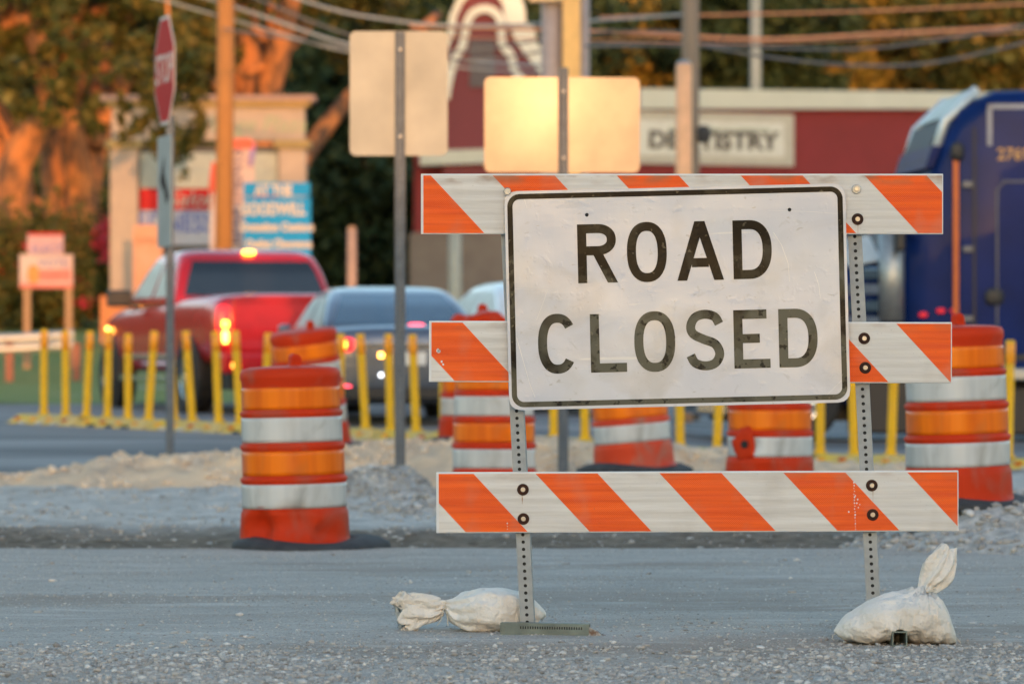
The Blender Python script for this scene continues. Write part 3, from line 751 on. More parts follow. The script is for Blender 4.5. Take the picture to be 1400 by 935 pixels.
def drum(loc, label, lean=0, scale=1.0, dents=(), body=m_drum, crushed=False, rz=0, base_rot=0, hole=False, boff=0):
    root = empty('traffic_drum', loc, (0, 0, 0), label=label, cat='traffic drum', group='orange and white traffic drums')
    def fn(v):
        v = v.copy(); a = math.atan2(v.y, v.x)
        for (ang, z, dep, rad) in dents:
            da = (a - R(ang) + math.pi) % (2*math.pi) - math.pi
            d = math.hypot(da*.26, v.z - z)/rad
            if d < 1:
                k = (1-d*d)**1.5*dep; rr = math.hypot(v.x, v.y); v.x *= (rr-k)/rr; v.y *= (rr-k)/rr
        wv = .004*math.sin(3*a+v.z*5)
        rr = math.hypot(v.x, v.y)
        if rr > .05: v.x *= 1+wv/rr; v.y *= 1+wv/rr
        if crushed and v.z > .74:
            q = (v.z-.74)/.2; v.z -= q*.05*(1+math.sin(a*2+1)); v.x += .03*q*math.sin(a*5); v.y -= .04*q*abs(math.sin(a*3))
            v.z += .05*q*noise.noise(Vector((v.x*9, v.y*9, 3)))
        return v
    prof = [(.300,.035),(.283,.045),(.276,.07),(.273,.15),(.270,.195),(.262,.205),(.262,.34),(.2635,.345),(.270,.352),(.270,.366),(.256,.378),(.256,.506),(.264,.516),(.264,.532),(.251,.543),(.251,.675),(.259,.684),(.259,.698),(.246,.708),(.245,.822),(.247,.845),(.254,.865),(.254,.892),(.244,.912),(.20,.922),(.10,.928),(.002,.930)]
    dens = []
    for (a,b),(c,d) in zip(prof, prof[1:]):
        n = max(1, int(abs(d-b)/.02)); dens += [(lerp(a,c,i/n), lerp(b,d,i/n)) for i in range(n)]
    dens.append(prof[-1])
    rot = (0, R(lean), R(rz))
    b = MB().lathe(dens, 64, fn).build('body', body, root, smooth=True, rot=rot); b.scale = (scale,)*3
    for (z0, z1, r, mt) in ((.217,.338,.2645,m_wband),(.382,.502,.2585,m_amber),(.547,.671,.2535,m_wband),(.712,.820,.2485,m_amber)):
        n = 6; pr = [(r-.006,z0)]+[(r, lerp(z0,z1,i/n)) for i in range(n+1)]+[(r-.006,z1)]
        k = MB().lathe(pr, 64, fn).build('reflective_band', mt, root, smooth=True, rot=rot); k.scale = (scale,)*3
    # carrying handle with an opening on the lid
    mb = MB(); hx = .02
    mb.prism([(hx-.06,.915),(hx-.03,.935),(hx-.025,.975),(hx-.01,.99),(hx+.015,.985),(hx+.03,.97),(hx+.035,.935),(hx+.07,.915)], -.02, .02)
    k = MB().lathe([(.012,.0235),(.017,.0235),(.017,.0205)], 12); mb.add([(v[0]+hx, -v[2], v[1]+.962) for v in k.v], k.f)
    k = mb.build('handle', body, root, bevel=.006, rot=(0,R(lean),R(rz+30))); k.scale = (scale,)*3
    # rubber ring base
    pr = [(.19,.001),(.395,.001),(.402,.015),(.395,.036),(.34,.056),(.30,.062),(.19,.05)]
    def fb(v):
        a = math.atan2(v.y, v.x); v = v.copy(); v.z *= 1+.25*math.sin(a*2+base_rot); v.x *= 1+.04*math.sin(a*3+base_rot); return v
    k = MB().lathe(pr+[pr[0]], 40, fb).build('rubber_base', m_rubber_g, root, smooth=True, loc=(boff,0,0)); k.scale = (scale,)*3
    if hole:
        mb = MB(); a = R(-128)
        c = Vector((math.cos(a)*.262, math.sin(a)*.262, .29))
        k = MB().lathe([(.085,-.012),(.088,-.001),(.065,.008),(.03,.004),(.001,.001)], 30, lambda v: Vector((v.x*(1+.5*noise.noise(v*18)), v.y*(1.15+.6*noise.noise(v*14+Vector((3,3,3)))), v.z)))
        mt = Matrix.Translation(c) @ Vector(c.xy.to_3d()).to_track_quat('Z','Y').to_matrix().to_4x4()
        mb.add([mt @ Vector(q) for q in k.v], k.f); mb.build('torn_patch', m_drum, root, smooth=True)
        mb = MB(); k = MB().lathe([(.026,.002),(.024,.0135),(.001,.014)], 12); mb.add([mt @ Vector(q) for q in k.v], k.f); mb.build('puncture', m_dark, root)
    return root
def dpos(px, Y, z): return ((px-700)/FPX*Y, Y, z)
drum(dpos(403, 21.5, -.02), 'dented orange and white drum standing alone at the gravel edge, left of the barricade', lean=-1.3, scale=1.0, dents=((-128,.12,.075,.11),(-88,.15,.05,.12),(-55,.08,.035,.08)), base_rot=1, boff=.07)
drum(dpos(432, 33.0, .195), 'tilted drum leaning left, half hidden behind the foremost drum beside the grey car', lean=-8, scale=1.03, rz=40, base_rot=2)
drum(dpos(653, 33.0, .23), 'drum with a crushed torn lid showing just above the left end of the middle rail', lean=1, crushed=True, body=m_drum, scale=1.12)
drum(dpos(676, 26.8, .03), 'drum directly behind the left barricade leg, below the left corner of the sign', lean=.5, scale=.99, dents=((-80,.28,.01,.08),), rz=80)
drum(dpos(868, 29.2, .14), 'leaning dirty drum under the middle of the sign, its base sunk in pale sand', lean=-5, body=m_drum2, scale=1.0, dents=((-100,.12,.02,.15),))
drum(dpos(1052, 26.2, .12), 'punctured drum with a torn hole in its white band, below the sign right half', lean=0, dents=((-120,.30,.03,.08),(-100,.10,.03,.12)), hole=True, scale=.99)
drum(dpos(1311, 21.6, .185), 'clean drum on the gravel heap at the right edge, behind the middle rail end', lean=-1.8, scale=1.0, rz=10)

# ------------------------------------------------------------------ street signs seen from behind
def uchannel(mb, h, w=.075):
    o_ = [(-w/2,0),(-w/2+.012,0),(-w*.22,-.028),(w*.22,-.028),(w/2-.012,0),(w/2,0),(w/2,.004),(w/2-.014,.004),(w*.2,-.023),(-w*.2,-.023),(-w/2+.014,.004),(-w/2,.004)]
    mb.rings([[(x,y,0) for x,y in o_],[(x,y,h) for x,y in o_]])
def post_holes(mb, z0, z1):
    z = z0
    while z < z1:
        k = MB().lathe([(.001,.0006),(.006,.0006),(.006,0)], 8)
        mb.add([(v[0], -.0283-v[2], v[1]+z) for v in k.v], k.f); z += .0254*1.5
def roundrect(w, h, r, n=6):
    pts = []
    for cx, cz, a in ((w-r,h-r,0),(-w+r,h-r,90),(-w+r,-h+r,180),(w-r,-h+r,270)):
        pts += [(cx+r*math.cos(R(a+90*i/n)), cz+r*math.sin(R(a+90*i/n))) for i in range(n+1)]
    return pts
def back_sign(name, px0, px1, y0, y1, pxp, ptop, Y, zb, label, rz=0, pw=.075, mat=m_alu):
    s = FPX/Y; loc = dpos(pxp, Y, zb)
    root = empty(name, loc, (0,0,R(rz)), label=label, cat='road sign')
    mb = MB(); uchannel(mb, 1+(475-ptop)/s-zb, pw); post = mb.build('post', m_galv_d, root)
    mb = MB(); post_holes(mb, .1, 1+(475-ptop)/s-zb-.02); mb.build('bolt_holes', m_dark, post)
    cx = ((px0+px1)/2-pxp)/s; cz = 1+(475-(y0+y1)/2)/s-zb
    MB().prism([(cx+x, cz+z) for x,z in roundrect((px1-px0)/2/s, (y1-y0)/2/s, .045)], .006, .009).build('sign_blank', mat, root)
    mb = MB()
    for zz in (cz+(y1-y0)/2/s*.7, cz-(y1-y0)/2/s*.7):
        k = MB().lathe([(.001,.008),(.011,.006),(.012,0)], 10); mb.add([(v[0], -.029-v[2], v[1]+zz) for v in k.v], k.f)
    mb.build('bolt', m_bolt, root)
    return root
back_sign('road_sign', 478, 612, 43, 213, 547, 44, 30.2, .05, 'back of a tall aluminium road sign on a steel post, left of the barricade', rz=0)
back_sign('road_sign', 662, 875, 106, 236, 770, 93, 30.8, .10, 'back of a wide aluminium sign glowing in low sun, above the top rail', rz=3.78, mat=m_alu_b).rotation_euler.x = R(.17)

# stop sign turned almost edge-on
Yst = 36.5; s = FPX/Yst
m_stop = M('dark_red_sheeting', (.42,.008,.015), .5, spec=.15); m_white = M('white_sheeting', (.62,.62,.62), .45)
def text_mesh(txt, size, mat, parent, loc, rot, name='lettering', extr=.001, sx=1.0, align='CENTER', bold=0, shear=0, space=1.0):
    cu = bpy.data.curves.new('t', 'FONT'); cu.body = txt; cu.size = size; cu.extrude = extr; cu.align_x = align; cu.align_y = 'CENTER'; cu.offset = bold; cu.shear = shear; cu.space_character = space
    cu.resolution_u = 3
    t = bpy.data.objects.new('t', cu); COL.objects.link(t); dg = bpy.context.evaluated_depsgraph_get(); dg.update()
    me = bpy.data.meshes.new_from_object(t.evaluated_get(dg)); bpy.data.objects.remove(t)
    me.materials.clear(); me.materials.append(mat); me.name = name
    o = bpy.data.objects.new(name, me); COL.objects.link(o); o.parent = parent; o.location = loc; o.rotation_euler = rot; o.scale = (sx,1,1)
    return o
root = empty('stop_sign', dpos(232.5, Yst, .04), (0,0,R(-75)), label='red octagonal STOP sign turned nearly edge-on above a narrow plate', cat='stop sign')
MB().tube([(0,0,0),(0,0,1+(475-165)/s)], .036, 12).build('post', m_galv_d, root)
oc = lambda r: [(r*math.cos(R(22.5+45*i)), r*math.sin(R(22.5+45*i))) for i in range(8)]
zc = 1+(475-97)/s-.04
MB().prism([(x, z+zc) for x,z in oc(.50)], -.048, -.043).build('rim', m_white, root)
MB().prism([(x, z+zc) for x,z in oc(.47)], -.0505, -.0482).build('stop_face', m_stop, root)
text_mesh('STOP', .36, m_white, root, (0,-.0525,zc), (R(90),0,0), sx=.86, bold=.002, space=1.12)
pz = 1+(475-262)/s-.04
MB().prism([(x, z+pz) for x,z in roundrect(.33,.475,.03)], -.05, -.046).build('plate', M('grey_blue_plate',(.36,.42,.46),.45,.3), root)
mb = MB().prism([(-.2,pz+.1),(.0,pz+.30),(.0,pz+.16),(.22,pz-.05),(.1,pz-.12),(-.05,pz+.05),(-.08,pz+.0)], -.0525, -.0505); mb.build('symbol', m_dark, root)

# ------------------------------------------------------------------ yellow lane separator
m_yel = M('yellow_plastic', (.76,.44,.010), .5, spec=.2, col2=(.64,.36,.012), nscale=6)
m_yel2 = M('dusty_yellow_rubber', (.68,.48,.05), .8, col2=(.46,.37,.16), nscale=9, namt=.7)
m_ambt = M('amber_post_sheeting', (.85,.33,.01), .4)
KA = Vector((-4.95, 43.1)); KB = Vector((4.9, 34.4)); KD = (KB-KA); KL = KD.length; KU = KD.normalized()
def kpt(t): p = KA+KU*t; return p.x, p.y, base_h(p.x,p.y)
SEG = 13; segl = KL/SEG
words = ['first','second','third','fourth','fifth','sixth','seventh','eighth','ninth','tenth','eleventh','twelfth','thirteenth']
for i in range(SEG):
    t0, t1 = i*segl+.03, (i+1)*segl-.03
    x0,y0,z0 = kpt(t0); x1,y1,z1 = kpt(t1); cx,cy,cz = (x0+x1)/2,(y0+y1)/2,(z0+z1)/2
    ln = math.hypot(x1-x0,y1-y0); pitch = math.atan2(z1-z0, ln)
    root = empty('kerb_block', (cx,cy,cz), (0, -pitch, math.atan2(y1-y0, x1-x0)), label='low yellow kerb block under the posts, %s from the left end of the row' % words[i], cat='kerb', group='yellow kerb blocks bolted along the road')
    h = ln/2; pr = [(-.24,0),(-.23,.03),(-.13,.09),(.13,.09),(.23,.03),(.24,0)]
    MB().rings([[(-h,a,b*.35) for a,b in pr],[(-h+.06,a,b) for a,b in pr],[(h-.06,a,b) for a,b in pr],[(h,a,b*.35) for a,b in pr]]).build('block', m_yel2, root)
    for q in (-.36,-.12,.12,.36): MB().box((q*ln-.03,-.22,.040),(q*ln+.03,-.17,.064)).build('reflector', m_ambt if (i+int(q*9)) % 3 else m_drum, root)
    for q in (-.24,.02,.26): MB().box((q*ln-.04,-.27,.004),(q*ln+.04,-.225,.028)).build('anchor_plate', m_rubber_g if i % 2 else m_wband, root)
scuff(m_yel2, 5, .6, (.50,.46,.36)); scuff(m_yel, 5, .45, (.38,.28,.10))
posts = [(60,60,450),(90,92,452),(118,120,452),(147,150,452),(175,180,456),(203,212,452),(238,243,455),(263,273,452),(299,306,453),(328,334,452),(361,366,455),(396,401,455),(430,434,455),(465,467,456),(500,506,456),(534,537,456),(569,575,457),(606,610,458),(643,646,458),(680,683,458),(718,720,459),(757,758,460),(800,801,460),(843,844,460),(886,887,461),(930,930,461),(980,980,462),(1026,1026,462),(1073,1073,462),(1121,1121,463),(1168,1168,463),(1218,1217,464),(1270,1269,464),(1323,1322,465),(1378,1377,465)]
where = {5:'in front of the pickup door',8:'in front of the pickup tail light',14:'just right of the grey car tail light',16:'left of the middle rail end',25:'between the leaning drum and the punctured drum',34:'at the right edge beside the clean drum'}
for i, (pb, pt, ty) in enumerate(posts):
    # where the line of sight at this column meets the kerb line
    k = (pb-700)/FPX      # x = k*Y
    t = (KA.x - k*KA.y)/(k*KU.y - KU.x); x, y, z = kpt(t); s = FPX/y
    top = 1+(475-ty)/s; z += .085; h = max(.8, min(1.05, top-z)); lx = (pt-pb)/s
    nth = i+1; suf = 'th' if 10 <= nth % 100 <= 20 else {1:'st',2:'nd',3:'rd'}.get(nth % 10, 'th')
    lab = 'yellow post %d%s from the row left end' % (nth, suf)
    if i in where: lab += ', ' + where[i]
    root = empty('delineator_post', (x,y,z), (random.uniform(-.05,.05), math.atan2(lx, h)+random.uniform(-.012,.012), random.random()*6), label=lab, cat='delineator post', group='yellow delineator posts along the kerb')
    MB().lathe([(.001,0),(.075,0),(.07,.012),(.048,.02),(.044,.04),(.039,.05),(.039,h-.01),(.034,h),(.001,h)], 14).build('tube', m_yel, root, smooth=True)
    MB().lathe([(.0395,h-.19),(.0415,h-.188),(.0415,h-.03),(.0395,h-.028)], 14).build('reflective_band', m_ambt, root, smooth=True)

# ------------------------------------------------------------------ vehicles
m_glass = M('tinted_glass', (.012,.014,.018), .05, spec=.8, coat=.5)
m_glass_n = M('navy_glass', (.015,.02,.045), .5, spec=.3)
m_glass_b = M('sky_reflecting_glass', (.10,.16,.22), .08, .5, spec=.8, coat=.6)
m_glass_p = M('pale_side_glass', (.50,.60,.60), .4, .1, spec=.5)  # pale sky reflection put into the glass colour
m_redp = M('red_car_paint', (.52,.007,.013), .25, .1, coat=.5, col2=(.45,.006,.011))
m_silver = M('blue_grey_car_paint', (.12,.145,.20), .3, .5, coat=.6)
m_pale = M('pale_blue_car_paint', (.55,.64,.68), .3, .2, coat=.6)
m_blue = M('deep_blue_truck_paint', (.002,.019,.13), .4, 0, spec=.12, coat=.05, col2=(.0015,.013,.085), nscale=2.5)
m_chrome = M('chrome', (.75,.77,.80), .12, 1.0)
m_black = M('black_trim', (.015,.016,.02), .5)
m_tail = M('red_lens', (.5,.01,.01), .25, emit=(1,.03,.03), es=.35)
m_brake = M('lit_brake_lamp', (.8,.2,.05), .3, emit=(1,.38,.03), es=2.2)
m_redrefl = M('dim_red_reflection', (.45,.01,.015), .3, emit=(1,.02,.04), es=.09)
m_brk3 = M('lit_pink_brake_lamp', (.8,.1,.1), .3, emit=(1,.06,.10), es=1.1)
m_amb = M('lit_amber_lamp', (.8,.4,.1), .3, emit=(1,.35,.05), es=2.5)
m_wglint = M('glowing_white_glint', (.9,.9,.9), .3, emit=(.9,.95,1), es=1.0)

def section(x, w, zb, zt, crown=.02):
    hp = [(.0,zb),(.80*w,zb),(.95*w,zb+.08),(1.0*w,zb+.42*(zt-zb)),(.99*w,zb+.68*(zt-zb)),(.955*w,zt-.06*(zt-zb)-.015),(.86*w,zt),(.4*w,zt+crown),(0,zt+crown)]
    pts = [(x,a,b) for a,b in hp] + [(x,-a,b) for a,b in reversed(hp[1:-1])]
    return pts
def layer_ring(Lr, n=6):
    xr, xf, hw, z, rad = Lr; pts = []
    for cx, cy, a in ((xf-rad,hw-rad,0),(xr+rad,hw-rad,90),(xr+rad,-hw+rad,180),(xf-rad,-hw+rad,270)):
        pts += [(cx+rad*math.cos(R(a+90*i/n)), cy+rad*math.sin(R(a+90*i/n)), z) for i in range(n+1)]
    return pts
def window(layers, side, f0, f1, z0, z1, mat, parent, off=.006, n=8, taper=0, name='window'):
    zs = [l[3] for l in layers]; rows = []
    for j in range(n+1):
        z = lerp(z0, z1, j/n); g = [interp(z, zs, [l[k] for l in layers]) for k in range(5)]
        xr, xf, hw, _, rad = g[0], g[1], g[2], z, g[4]; row = []
        for i in range(n+1):
            f = lerp(f0, f1, i/n)
            if side == 'rear': row.append((xr-off, f*(hw-rad*.7), z))
            elif side == 'front': row.append((xf+off, f*(hw-rad*.7), z))
            else:
                sg = 1 if side == 'left' else -1; row.append((lerp(xr+rad, xf-rad, f), sg*(hw+off), z))
        rows.append(row)
    mb = MB(); k = 0
    for r_ in rows: mb.v += r_
    for j in range(n):
        for i in range(n): a = j*(n+1)+i; mb.f.append((a,a+1,a+n+2,a+n+1))
    return mb.build(name, mat, parent, smooth=True)
def wheel(root, x, y, r, wd, rimmat=m_chrome, side=1):
    wr = empty('wheel', (x, y, r), (0,0,0)); wr.parent = root
    def rot(v): return (v[0], v[2]*side, v[1])
    pr = [(r*.6,-wd/2),(r*.93,-wd/2),(r,-wd*.32),(r,wd*.32),(r*.93,wd/2),(r*.62,wd/2),(r*.6,wd*.4)]
    k = MB().lathe(pr, 28); MB().add([rot(v) for v in k.v], k.f).build('tyre', m_tyre, wr, smooth=True)
    k = MB().lathe([(r*.62,wd*.42),(r*.56,wd*.46),(r*.5,wd*.2),(r*.2,wd*.26),(r*.15,wd*.4),(.001,wd*.42)], 28)
    MB().add([rot(v) for v in k.v], k.f).build('rim', rimmat, wr, smooth=True)
    mb = MB()
    for q in range(5):
        a = q*2*math.pi/5; ca, sa = math.cos(a), math.sin(a)
        for u in (1,):
            pts = [(.02,-.03),(.02,.03)]
            vs = []
            for rr, hw_ in ((r*.12,r*.10),(r*.56,r*.07)):
                for sg in (-1,1): vs.append((rr*ca-sg*hw_*sa, side*wd*.44, rr*sa+sg*hw_*ca))
            vs2 = [(a_, b_-side*.03, c_) for a_,b_,c_ in vs]
            mb.add(vs+vs2, [(0,1,3,2),(4,6,7,5),(0,4,5,1),(2,3,7,6),(0,2,6,4),(1,5,7,3)])
    mb.build('spokes', rimmat, wr)
    return wr
def arch(root, x, y, r, side):
    k = MB().lathe([(.001,.005),(r*1.17,.005),(r*1.2,0),(r*1.2,-.05)], 28)
    MB().add([(v[0]+x, y+side*v[2], v[1]+r) for v in k.v], k.f).build('wheel_arch', m_black, root)
def lamp(root, name, mat, x, y, z, sx, sy, sz):
    k = MB(); n = 10; rs = []
    for i in range(7):
        ph = -math.pi/2+math.pi*i/6; rs.append([(sx*math.sin(ph), sy*math.copysign(abs(math.cos(ph)*math.cos(2*math.pi*j/16))**.6, math.cos(2*math.pi*j/16)), sz*math.copysign(abs(math.cos(ph)*math.sin(2*math.pi*j/16))**.6, math.sin(2*math.pi*j/16))) for j in range(16)])
    return MB().rings(rs, cap=False).build(name, mat, root, smooth=True, loc=(x,y,z))

def sedan(loc, yaw, label, paint, glass_rear, glass_side, sc=1.0, lights=True):
    root = empty('sedan_car', loc, (0,0,R(90+yaw)), label=label, cat='car'); root.scale = (sc,)*3
    st = [(0,.74,.36,.86),(.06,.84,.28,.98),(.25,.89,.24,1.01),(.7,.91,.22,1.01),(1.5,.915,.20,.98),(2.6,.915,.19,.96),(3.5,.90,.19,.93),(4.2,.86,.20,.84),(4.6,.76,.24,.72),(4.75,.58,.30,.62)]
    MB().rings([section(*s_) for s_ in st]).build('body', paint, root, smooth=True, subsurf=2)
    lay = [(.55,3.75,.82,.93,.10),(.80,3.35,.775,1.08,.12),(1.10,3.00,.71,1.24,.14),(1.42,2.68,.64,1.37,.16),(1.70,2.45,.55,1.425,.2),(1.95,2.3,.32,1.445,.15)]
    MB().rings([layer_ring(l) for l in lay]).build('roof', paint, root, smooth=True)
    window(lay,'rear',-.98,.98,1.03,1.36,glass_rear,root,name='rear_window')
    for sd_ in ('left','right'):
        window(lay,sd_,.04,.44,1.02,1.33,glass_side,root,name='side_window'); window(lay,sd_,.50,.96,1.02,1.33,glass_side,root,name='side_window')
    window(lay,'front',-.98,.98,1.03,1.36,glass_side,root,name='windscreen')
    for x_ in (.98, 3.75):
        for sg in (1,-1): arch(root,x_,sg*.905,.33,sg); wheel(root,x_,sg*.83,.33,.21,side=sg)
    for sg in (1,-1):
        lamp(root,'tail_light',m_tail,.05,sg*.70,.82,.05,.17,.085)
        if lights: lamp(root,'brake_lamp',m_brake if sg == 1 else m_brk3,-.03,sg*.74,.83,.03,.085,.05)
        lamp(root,'rear_reflector',m_brk3,.035,sg*.68,.40,.02,.10,.022)
        lamp(root,'door_mirror',paint,2.95,sg*.95,1.0,.06,.07,.05)
    if lights:
        lamp(root,'high_brake_lamp',m_brk3,.62,.0-.15,1.01,.03,.09,.035)
        lamp(root,'reversing_lamp',m_amb,.02,.30,.72,.02,.035,.035); lamp(root,'white_glint',m_wglint,.0,.30,.52,.02,.018,.018)  # the small white blob is a glint put in as a glowing surface
    MB().box((-.015,-.5,.80),(.03,.5,.845)).build('chrome_strip', m_chrome, root, bevel=.006)
    MB().box((-.012,-.16,.62),(.03,.16,.75)).build('number_plate', m_wplastic, root)
    MB().box((-.01,-.72,.27),(.10,.72,.40)).build('bumper_insert', m_black, root, bevel=.02)
    return root

Ypk = 46.9
pk = empty('pickup_truck', (-2.30, Ypk, .255), (0,0,R(109)), label='red pickup truck with glowing brake lights, waiting behind the yellow posts', cat='pickup')
st = [(0,.90,.58,1.28),(.04,.97,.56,1.32),(.4,1.0,.52,1.34),(1.84,1.0,.50,1.34),(1.86,1.0,.45,1.30),(3.0,1.0,.44,1.28),(4.2,1.0,.44,1.24),(4.7,1.0,.44,1.22),(5.4,.97,.46,1.14),(5.7,.88,.5,1.0),(5.78,.76,.55,.9)]
MB().rings([section(a,b,c,d,.012) for a,b,c,d in st]).build('body', m_redp, pk, smooth=True, subsurf=1)
lay = [(1.90,4.30,.95,1.22,.08),(1.93,4.15,.94,1.30,.10),(2.06,3.66,.86,1.62,.14),(2.18,3.40,.80,1.78,.16),(2.32,3.20,.72,1.85,.2),(2.6,3.0,.45,1.875,.2)]
MB().rings([layer_ring(l) for l in lay]).build('cab_roof', m_redp, pk, smooth=True)
window(lay,'rear',-.97,.97,1.34,1.73,m_glass,pk,name='rear_window')
for sd_ in ('left','right'):
    window(lay,sd_,.04,.46,1.32,1.72,m_glass_p,pk,name='side_window'); window(lay,sd_,.52,.97,1.32,1.72,m_glass_p,pk,name='side_window')
window(lay,'front',-.97,.97,1.32,1.74,m_glass_p,pk,name='windscreen')
tg = MB().box((-.03,-.80,.70),(.03,.80,1.30)).build('tailgate', m_redp, pk, bevel=.02)
MB().box((-.045,-.72,1.24),(-.028,.72,1.31)).build('tailgate_lip', m_redp, tg, bevel=.006)
MB().box((-.05,-.12,1.10),(-.028,.12,1.16)).build('handle', m_redp, tg)
bp = MB().box((-.16,-.96,.46),(.05,.96,.68)).build('rear_bumper', m_redp, pk, bevel=.03)
MB().box((-.175,-.16,.50),(-.158,.16,.63)).build('number_plate', m_wplastic, bp)
MB().box((.1,-.8,.28),(1.6,.8,.50)).build('chassis', m_black, pk)
for x_ in (1.20, 4.85):
    for sg in (1,-1): arch(pk,x_,sg*1.0,.41,sg); wheel(pk,x_,sg*.90,.41,.28,side=sg)
for sg in (1,-1):
    lamp(pk,'tail_light',m_tail,.01,sg*.90,1.02,.05,.085,.19)
    lamp(pk,'brake_lamp',m_brake,-.035,sg*.89,1.0,.02,.04,.04)
    lamp(pk,'indicator_lamp',m_amb,-.035,sg*.89,.86,.02,.035,.07)
    lamp(pk,'bumper_reflector',m_amb,-.165,sg*.80,.55,.01,.05,.03)
    MB().box((2.0,sg*1.0-.02,.62),(4.1,sg*1.0+.02,.66)).build('side_moulding', m_chrome, pk, bevel=.005)
    MB().box((1.9,sg*.98-.08,.36),(4.1,sg*.98+.08,.42)).build('running_board', m_chrome, pk, bevel=.01)
    mr = MB().box((3.72,sg*1.09-.09,1.22),(3.84,sg*1.09+.20*sg+.0,1.42)) if sg > 0 else MB().box((3.72,-1.29,1.22),(3.84,-1.05,1.42))
    mr.build('door_mirror', m_black, pk, bevel=.03)
    lamp(pk,'front_side_lamp',m_amb,4.95,sg*1.0,.95,.05,.02,.045)
lamp(pk,'high_brake_lamp',m_brake,2.22,0,1.835,.03,.075,.025)

sedan((-1.00, 42.0, .225), 9.5, 'blue grey sedan car with one tail light glowing, just right of the red pickup', m_silver, m_glass_b, m_glass_p, .97)
sedan((.86, 47.6, .26), 15, 'pale blue car almost hidden behind the sign, its roof showing beside the left edge', m_pale, m_glass_b, m_glass_p, 1.04, lights=False)

# semi truck facing left
tk = empty('semi_truck', (4.42, 44.6, .0), (0,0,R(180+3)), label='deep blue semi truck cab with sleeper, standing at the right edge behind the drums', cat='truck')
tk.scale = (1,1,1.01)
# local x forward (left in the picture), local y>0 is its own left, towards the camera
def TL(x0,x1,y0,y1,z0,z1): return (x0,y0,z0),(x1,y1,z1)
def cabsec(x, w, zb, zt, r=.18):
    pts = []
    for cy, cz, a in ((w-r,zt-r,0),(-w+r,zt-r,90),(-w+r*.3,zb+r*.3,180),(w-r*.3,zb+r*.3,270)):
        rr = r if a < 180 else r*.3
        pts += [(x, cy+rr*math.cos(R(a+90*i/6)), cz+rr*math.sin(R(a+90*i/6))) for i in range(7)]
    return pts
MB().rings([cabsec(-4.2,1.22,.75,3.60),cabsec(-2.0,1.22,.75,3.62),cabsec(-.45,1.22,.75,3.58),cabsec(-.10,1.20,.75,3.42,.25),cabsec(.08,1.17,.75,3.10,.25),cabsec(.22,1.15,.75,2.75,.2),cabsec(.62,1.12,.78,1.95,.2)]).build('cab', m_blue, tk, smooth=True)
MB().rings([cabsec(.5,1.10,.72,1.93,.25),cabsec(1.1,1.05,.70,1.88,.3),cabsec(1.9,.98,.66,1.72,.32),cabsec(2.35,.90,.62,1.52,.34),cabsec(2.52,.80,.62,1.35,.3)]).build('bonnet', m_blue, tk, smooth=True)
def quad(name, pts, mat, parent, th=.012):
    a, b, c, d = [Vector(p) for p in pts]; n = (b-a).cross(d-a).normalized()*th
    MB().add([a,b,c,d,a+n,b+n,c+n,d+n], [(0,1,2,3),(7,6,5,4),(0,4,5,1),(1,5,6,2),(2,6,7,3),(3,7,4,0)]).build(name, mat, parent)
quad('windscreen', [(.605,-1.0,2.02),(.605,1.0,2.02),(.255,.98,2.70),(.255,-.98,2.70)], m_glass_n, tk, .02)
quad('roof_window', [(.20,-.95,2.86),(.20,.95,2.86),(.04,.9,3.26),(.04,-.9,3.26)], m_glass_n, tk, .05)
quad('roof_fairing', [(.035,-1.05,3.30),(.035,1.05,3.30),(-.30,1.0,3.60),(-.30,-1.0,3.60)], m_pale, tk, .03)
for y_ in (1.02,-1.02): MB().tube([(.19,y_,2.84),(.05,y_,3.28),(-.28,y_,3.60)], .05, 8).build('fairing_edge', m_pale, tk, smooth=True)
MB().rings([[(.10,y_,3.02),(.19,y_,2.80),(.27,y_,2.80),(.20,y_,3.02)] for y_ in (-1.12,1.12)]).build('sun_visor', m_blue, tk)
MB().box((-.055,1.215,.95),(.0,1.25,2.92)).build('sun_glint_strip', M('sun_glint_orange',(.50,.12,.025),.35,.2), tk, bevel=.008)  # sun glint on the cab edge put in as an orange strip
g = M('silver_trim', (.28,.30,.36), .5, .2)
MB().box((-.40,1.22,3.02),(-.35,1.228,3.44)).box((-.85,1.22,3.39),(-.3501,1.228,3.44)).build('trim_lines', g, tk)
text_mesh('2769', .17, M('gold_lettering',(.55,.30,.12),.5), tk, (-.62,1.232,2.93), (R(90),0,R(180)), sx=1.0, bold=.004)
MB().tube([(-.78,1.24,2.32),(-.80,1.30,2.28),(-.80,1.30,1.12),(-.78,1.24,1.08)], .02, 8).build('grab_handle', m_chrome, tk)
MB().box((-1.7,.95,.66),(-.25,1.30,.78)).build('step_plate', m_galv, tk, bevel=.02)
MB().box((.42,.75,.12),(1.02,1.12,.74)).build('battery_box', m_black, tk, bevel=.03)
MB().box((-1.9,.7,.10),(-.1,1.12,.60)).build('side_skirt', m_black, tk, bevel=.03)
lamp(tk,'vent_cap',m_black,-.42,1.235,1.50,.10,.03,.09)
for x_, z0_, z1_ in ((-.22,.9,3.2),(-1.6,.9,3.3)): MB().box((x_-.012,1.215,z0_),(x_+.012,1.227,z1_)).build('body_seam', m_black, tk)
MB().box((-4.2,1.215,.86),(.0,1.232,.92)).build('lower_trim', m_black, tk)
for z_ in (1.25,1.95,2.6): MB().box((-.20,1.222,z_),(-.10,1.25,z_+.06)).build('hinge', m_silver, tk, bevel=.006)
k = MB().tube([(-2.6,.95,.50),(-2.0,.95,.50)], .29, 20); k.build('fuel_tank', m_black, tk, smooth=True)
MB().box((-4.2,-.7,.24),(2.3,.7,.72)).build('chassis', m_black, tk)
